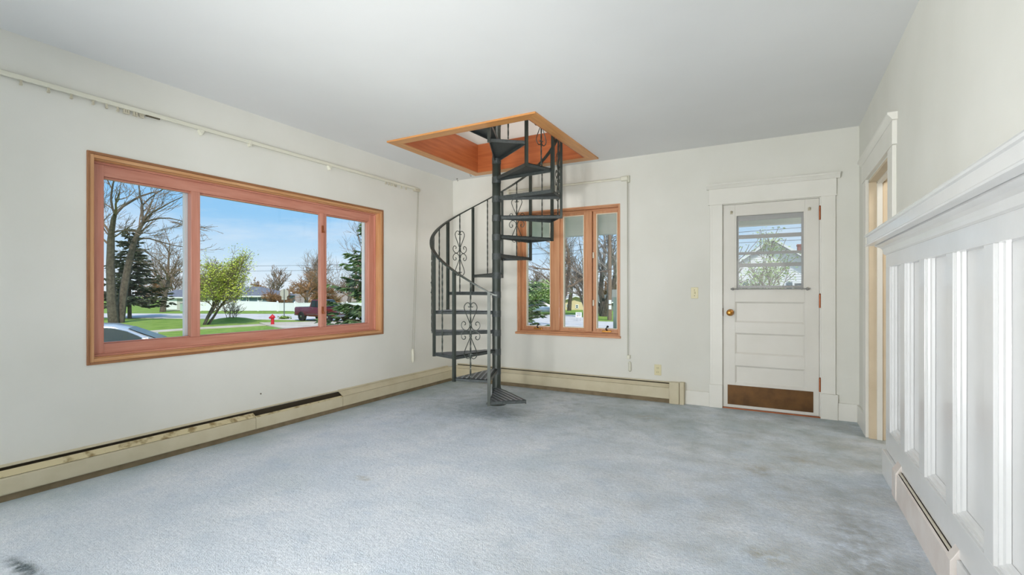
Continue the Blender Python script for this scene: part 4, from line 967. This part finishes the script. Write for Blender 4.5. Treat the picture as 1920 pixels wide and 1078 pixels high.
box(-.4, .4, -.3, .3, 0, .95).obj('cabinet', mat('utility_green', '#9db9a6', .6), ub, bevel=.03); box(-.42, .42, -.32, .32, .95, 1.02).obj('lid', 'grey', ub)
def wire(label, a, b_, sag=.25):
    n = 10; pts = [tuple(a[j]+(b_[j]-a[j])*i/n - (sag*4*(i/n)*(1-i/n) if j == 2 else 0) for j in range(3)) for i in range(n+1)]
    tag(MB().tube(pts, .022, 4).obj('overhead_wire', 'wire', None), label, 'wire', 'overhead wires')
wire('upper overhead wire across the sky of the red window', W(150, 497, 58), W(760, 493, 58)); wire('lower overhead wire across the sky of the red window', W(150, 507, 58), W(760, 502, 58))
wire('upper overhead wire running to the utility pole', W(930, 467, 41), W(1143, 450, 41.4)); wire('lower overhead wire running to the utility pole', W(930, 478, 41), W(1143, 459.5, 41.4))
wire('upper overhead wire right of the utility pole', W(1143, 450, 41.4), W(1240, 444, 41)); wire('lower overhead wire right of the utility pole', W(1143, 459.5, 41.4), W(1240, 455, 41))
def wire2(label, a, b_):
    tag(MB().tube([a, b_], .014, 4).obj('overhead_wire', 'wire', None), label, 'wire', 'overhead wires')
wire2('upper wire seen through the door light', W(1330, 440, 22), W(1560, 422, 22)); wire2('lower wire seen through the door light', W(1330, 458, 22), W(1560, 447, 22))
ys = thing('yard_sign', 'small white printed yard sign by the street', 'sign', G(1085, 40), YAW)
box(-.25, .25, -.012, .012, .32, .74).obj('panel', 'wtrim', ys)
for z, w_ in ((.66, .17), (.59, .19), (.52, .16)): box(-w_, w_, -.016, -.012, z-.012, z+.012).obj('print_line', 'steel', ys)
box(-.16, -.04, -.016, -.012, .42, .465).obj('print_line', 'brick', ys); box(-.02, .17, -.016, -.012, .435, .455).obj('print_line', 'steel', ys)
for x in (-.15, .15): MB().tube([(x, 0, 0), (x, 0, .34)], .008, 6).obj('stake', 'steel', ys)

# ---------------------------------------------------------------- vehicles
M['maroon'] = mat('maroon_paint', '#6a1f26', .22, metal=.2, coat=.8); M['silver'] = mat('silver_paint', '#cdd4d6', .25, metal=.4, coat=.6)
M['cglass'] = mat('vehicle_glass', '#2c3a39', .18, spec=.3); M['tyre'] = mat('tyre_rubber', '#1c1c1e', .8); M['chrome'] = mat('chrome', '#d7d9db', .15, metal=1.0)
M['bluecar'] = mat('blue_grey_car_paint', '#8fa3b3', .25, metal=.3, coat=.5)
def wheel(par, x, y, r, w_):
    s_ = 1 if y > 0 else -1
    o = MB().lathe([(r*.62, -w_/2), (r*.95, -w_/2), (r, -w_*.3), (r, w_*.3), (r*.95, w_/2), (r*.62, w_/2)], (x, y, r), 'y', 22).obj('wheel', 'tyre', par, True)
    h_ = MB().lathe([(.03, s_*(w_/2+.02)), (r*.2, s_*(w_/2+.015)), (r*.22, s_*(w_/2-.02)), (r*.63, s_*(w_/2-.03)), (r*.63, 0)], (x, y, r), 'y', 20).obj('rim', 'chrome', o, True)
    return o
def loft(mb, secs):      # secs: list of (x, [(y,z)...]) closed sections with equal counts
    n = len(secs[0][1]); b_ = len(mb.v)
    for x, s_ in secs: mb.v += [(x, y, z) for y, z in s_]
    for i in range(len(secs)-1):
        for k in range(n): mb.f.append((b_+i*n+k, b_+i*n+(k+1) % n, b_+(i+1)*n+(k+1) % n, b_+(i+1)*n+k))
    mb.f += [tuple(b_+k for k in range(n))[::-1], tuple(b_+(len(secs)-1)*n+k for k in range(n))]
    return mb
tk = thing('pickup_truck', 'maroon pickup truck parked on the crossing behind the spruce', 'truck', G(607, 40.3), YAW-R(30))
def sec(hw, z0, z1, r=.06): return [(-hw+r, z0), (hw-r, z0), (hw, z0+r), (hw, z1-r*2), (hw-r*1.2, z1), (-hw+r*1.2, z1), (-hw, z1-r*2), (-hw, z0+r)]
loft(MB(), [(-2.55, sec(.86, .52, 1.12)), (-2.5, sec(.92, .46, 1.16)), (-.75, sec(.93, .42, 1.16))]).obj('bed', 'maroon', tk, True)
loft(MB(), [(-.74, sec(.93, .40, 1.18)), (.9, sec(.93, .40, 1.14)), (1.1, sec(.93, .42, 1.14)), (2.2, sec(.90, .44, 1.08)), (2.5, sec(.84, .50, 1.0))]).obj('body', 'maroon', tk, True)
loft(MB(), [(-.74, sec(.80, 1.12, 1.2)), (-.62, sec(.74, 1.12, 1.76)), (.25, sec(.74, 1.12, 1.80)), (.45, sec(.73, 1.12, 1.76)), (1.08, sec(.80, 1.1, 1.16))]).obj('cab', 'maroon', tk, True)
for s_ in (-1, 1):
    m = MB()
    for x0, x1, t0, t1 in ((-.55, .02, -.5, .02), (.07, .85, .07, .38)):
        m.quad((x0, s_*.842, 1.2), (x1, s_*.842, 1.2), (t1, s_*.755, 1.70), (t0, s_*.755, 1.70))
    m.obj('side_window', 'cglass', tk)
    box(.9, 1.0, s_*.95 - .06, s_*.95+.06, 1.22, 1.42).obj('mirror', 'black', tk, bevel=.02)
    box(-.3, -.15, s_*.935-.01, s_*.935+.01, 1.02, 1.06).obj('door_handle', 'chrome', tk)
    box(-1.9+.95, 1.2, s_*.935-.008, s_*.935+.008, .58, .61).obj('side_trim', 'steel', tk)
    box(2.38, 2.5, s_*.66-.15, s_*.66+.15, .74, .94).obj('headlight', 'chrome', tk, bevel=.02)
MB().quad((1.06, -.70, 1.215), (1.06, .70, 1.215), (.49, .64, 1.765), (.49, -.64, 1.765)).obj('windshield', 'cglass', tk)
MB().quad((-.745, -.66, 1.22), (-.745, .66, 1.22), (-.665, .62, 1.68), (-.665, -.62, 1.68)).obj('rear_window', 'cglass', tk)
box(2.46, 2.54, -.48, .48, .66, .95).obj('grille', 'chrome', tk, bevel=.02); box(2.42, 2.62, -.88, .88, .42, .6).obj('front_bumper', 'steel', tk, bevel=.04); box(-2.66, -2.52, -.85, .85, .46, .62).obj('rear_bumper', 'steel', tk, bevel=.03)
MB().box(-2.45, -.8, -.80, .80, 1.15, 1.163).obj('bed_cover', 'black', tk)
for x in (-1.62, 1.62):
    for y in (-.83, .83):
        wheel(tk, x, y, .40, .26)
        box(x-.47, x+.47, y-.115+(.0), y+.108, .44, .50).obj('wheel_arch', 'black', tk)

ca = thing('parked_car', 'silver car with dark side windows parked below the red window', 'car', CW((310-960)/F*14.6-1.15, 14.2, GZ+.04), YAW+R(30))
def csec(hw, z0, z1): return [(-hw+.08, z0), (hw-.08, z0), (hw, z0+.12), (hw, z1-.14), (hw-.10, z1), (-hw+.10, z1), (-hw, z1-.14), (-hw, z0+.12)]
loft(MB(), [(-2.3, csec(.7, .40, .86)), (-2.2, csec(.82, .28, .96)), (-1.4, csec(.90, .22, 1.0)), (.95, csec(.90, .22, .99)), (1.8, csec(.86, .24, .88)), (2.2, csec(.76, .28, .74)), (2.3, csec(.62, .36, .62))]).obj('body', 'silver', ca, True)
def gsec(hb, ht, z1, z0=.93): return [(-hb, z0), (hb, z0), (ht, z1-.05), (ht-.10, z1), (-ht+.10, z1), (-ht, z1-.05)]
loft(MB(), [(-2.1, gsec(.72, .70, 1.0)), (-1.5, gsec(.80, .64, 1.36)), (-1.0, gsec(.82, .63, 1.46)), (-.4, gsec(.83, .63, 1.495)), (.0, gsec(.83, .63, 1.47)), (.3, gsec(.82, .64, 1.38)), (.7, gsec(.80, .68, 1.18)), (1.15, gsec(.76, .72, .99))]).obj('cabin', 'silver', ca, True)
for s_ in (-1, 1):
    top = [(-1.5, 1.2), (-1.15, 1.33), (-.7, 1.395), (-.3, 1.41), (.05, 1.375), (.35, 1.28), (.62, 1.14), (.78, 1.03)]; bot = [(x, 1.0) for x, z in top]
    def yy(z): return s_*(.832-(z-.93)*.34)
    m = MB()
    for i in range(len(top)-1):
        a, b_, c_, d_ = bot[i], bot[i+1], top[i+1], top[i]
        m.quad(*[(p[0], yy(p[1])+s_*.012, p[1]) for p in (a, b_, c_, d_)])
    m.obj('side_window', 'cglass', ca)
    MB().tube([(x, yy(z)+s_*.014, z+.012) for x, z in top], .012, 5).obj('window_trim', 'chrome', ca, True)
    box(-.42, -.36, yy(1.2)-.02, yy(1.2)+.02, 1.0, 1.40).obj('door_pillar', 'black', ca)
    box(.72, .9, s_*.94-.09, s_*.94+.09, 1.0, 1.12).obj('mirror', 'silver', ca, bevel=.03)
MB().quad((1.16, -.66, 1.0), (1.16, .66, 1.0), (.36, .56, 1.37), (.36, -.56, 1.37)).obj('windshield', 'cglass', ca)
for x in (-1.4, 1.4):
    for y in (-.80, .80): wheel(ca, x, y, .33, .2)
bc = thing('far_car', 'blue-grey car parked before the grey-roofed house', 'car', G(1016, 53), YAW)
loft(MB(), [(-2.2, csec(.7, .35, .8)), (-1.4, csec(.85, .22, .9)), (.95, csec(.85, .22, .9)), (2.1, csec(.75, .28, .7))]).obj('body', 'bluecar', bc, True)
loft(MB(), [(-1.9, gsec(.7, .66, .95, .85)), (-1.1, gsec(.8, .6, 1.4, .85)), (.1, gsec(.8, .6, 1.42, .85)), (1.0, gsec(.74, .68, .93, .85))]).obj('cabin', 'cglass', bc, True)
for x in (-1.35, 1.35):
    for y in (-.78, .78): wheel(bc, x, y, .32, .2)
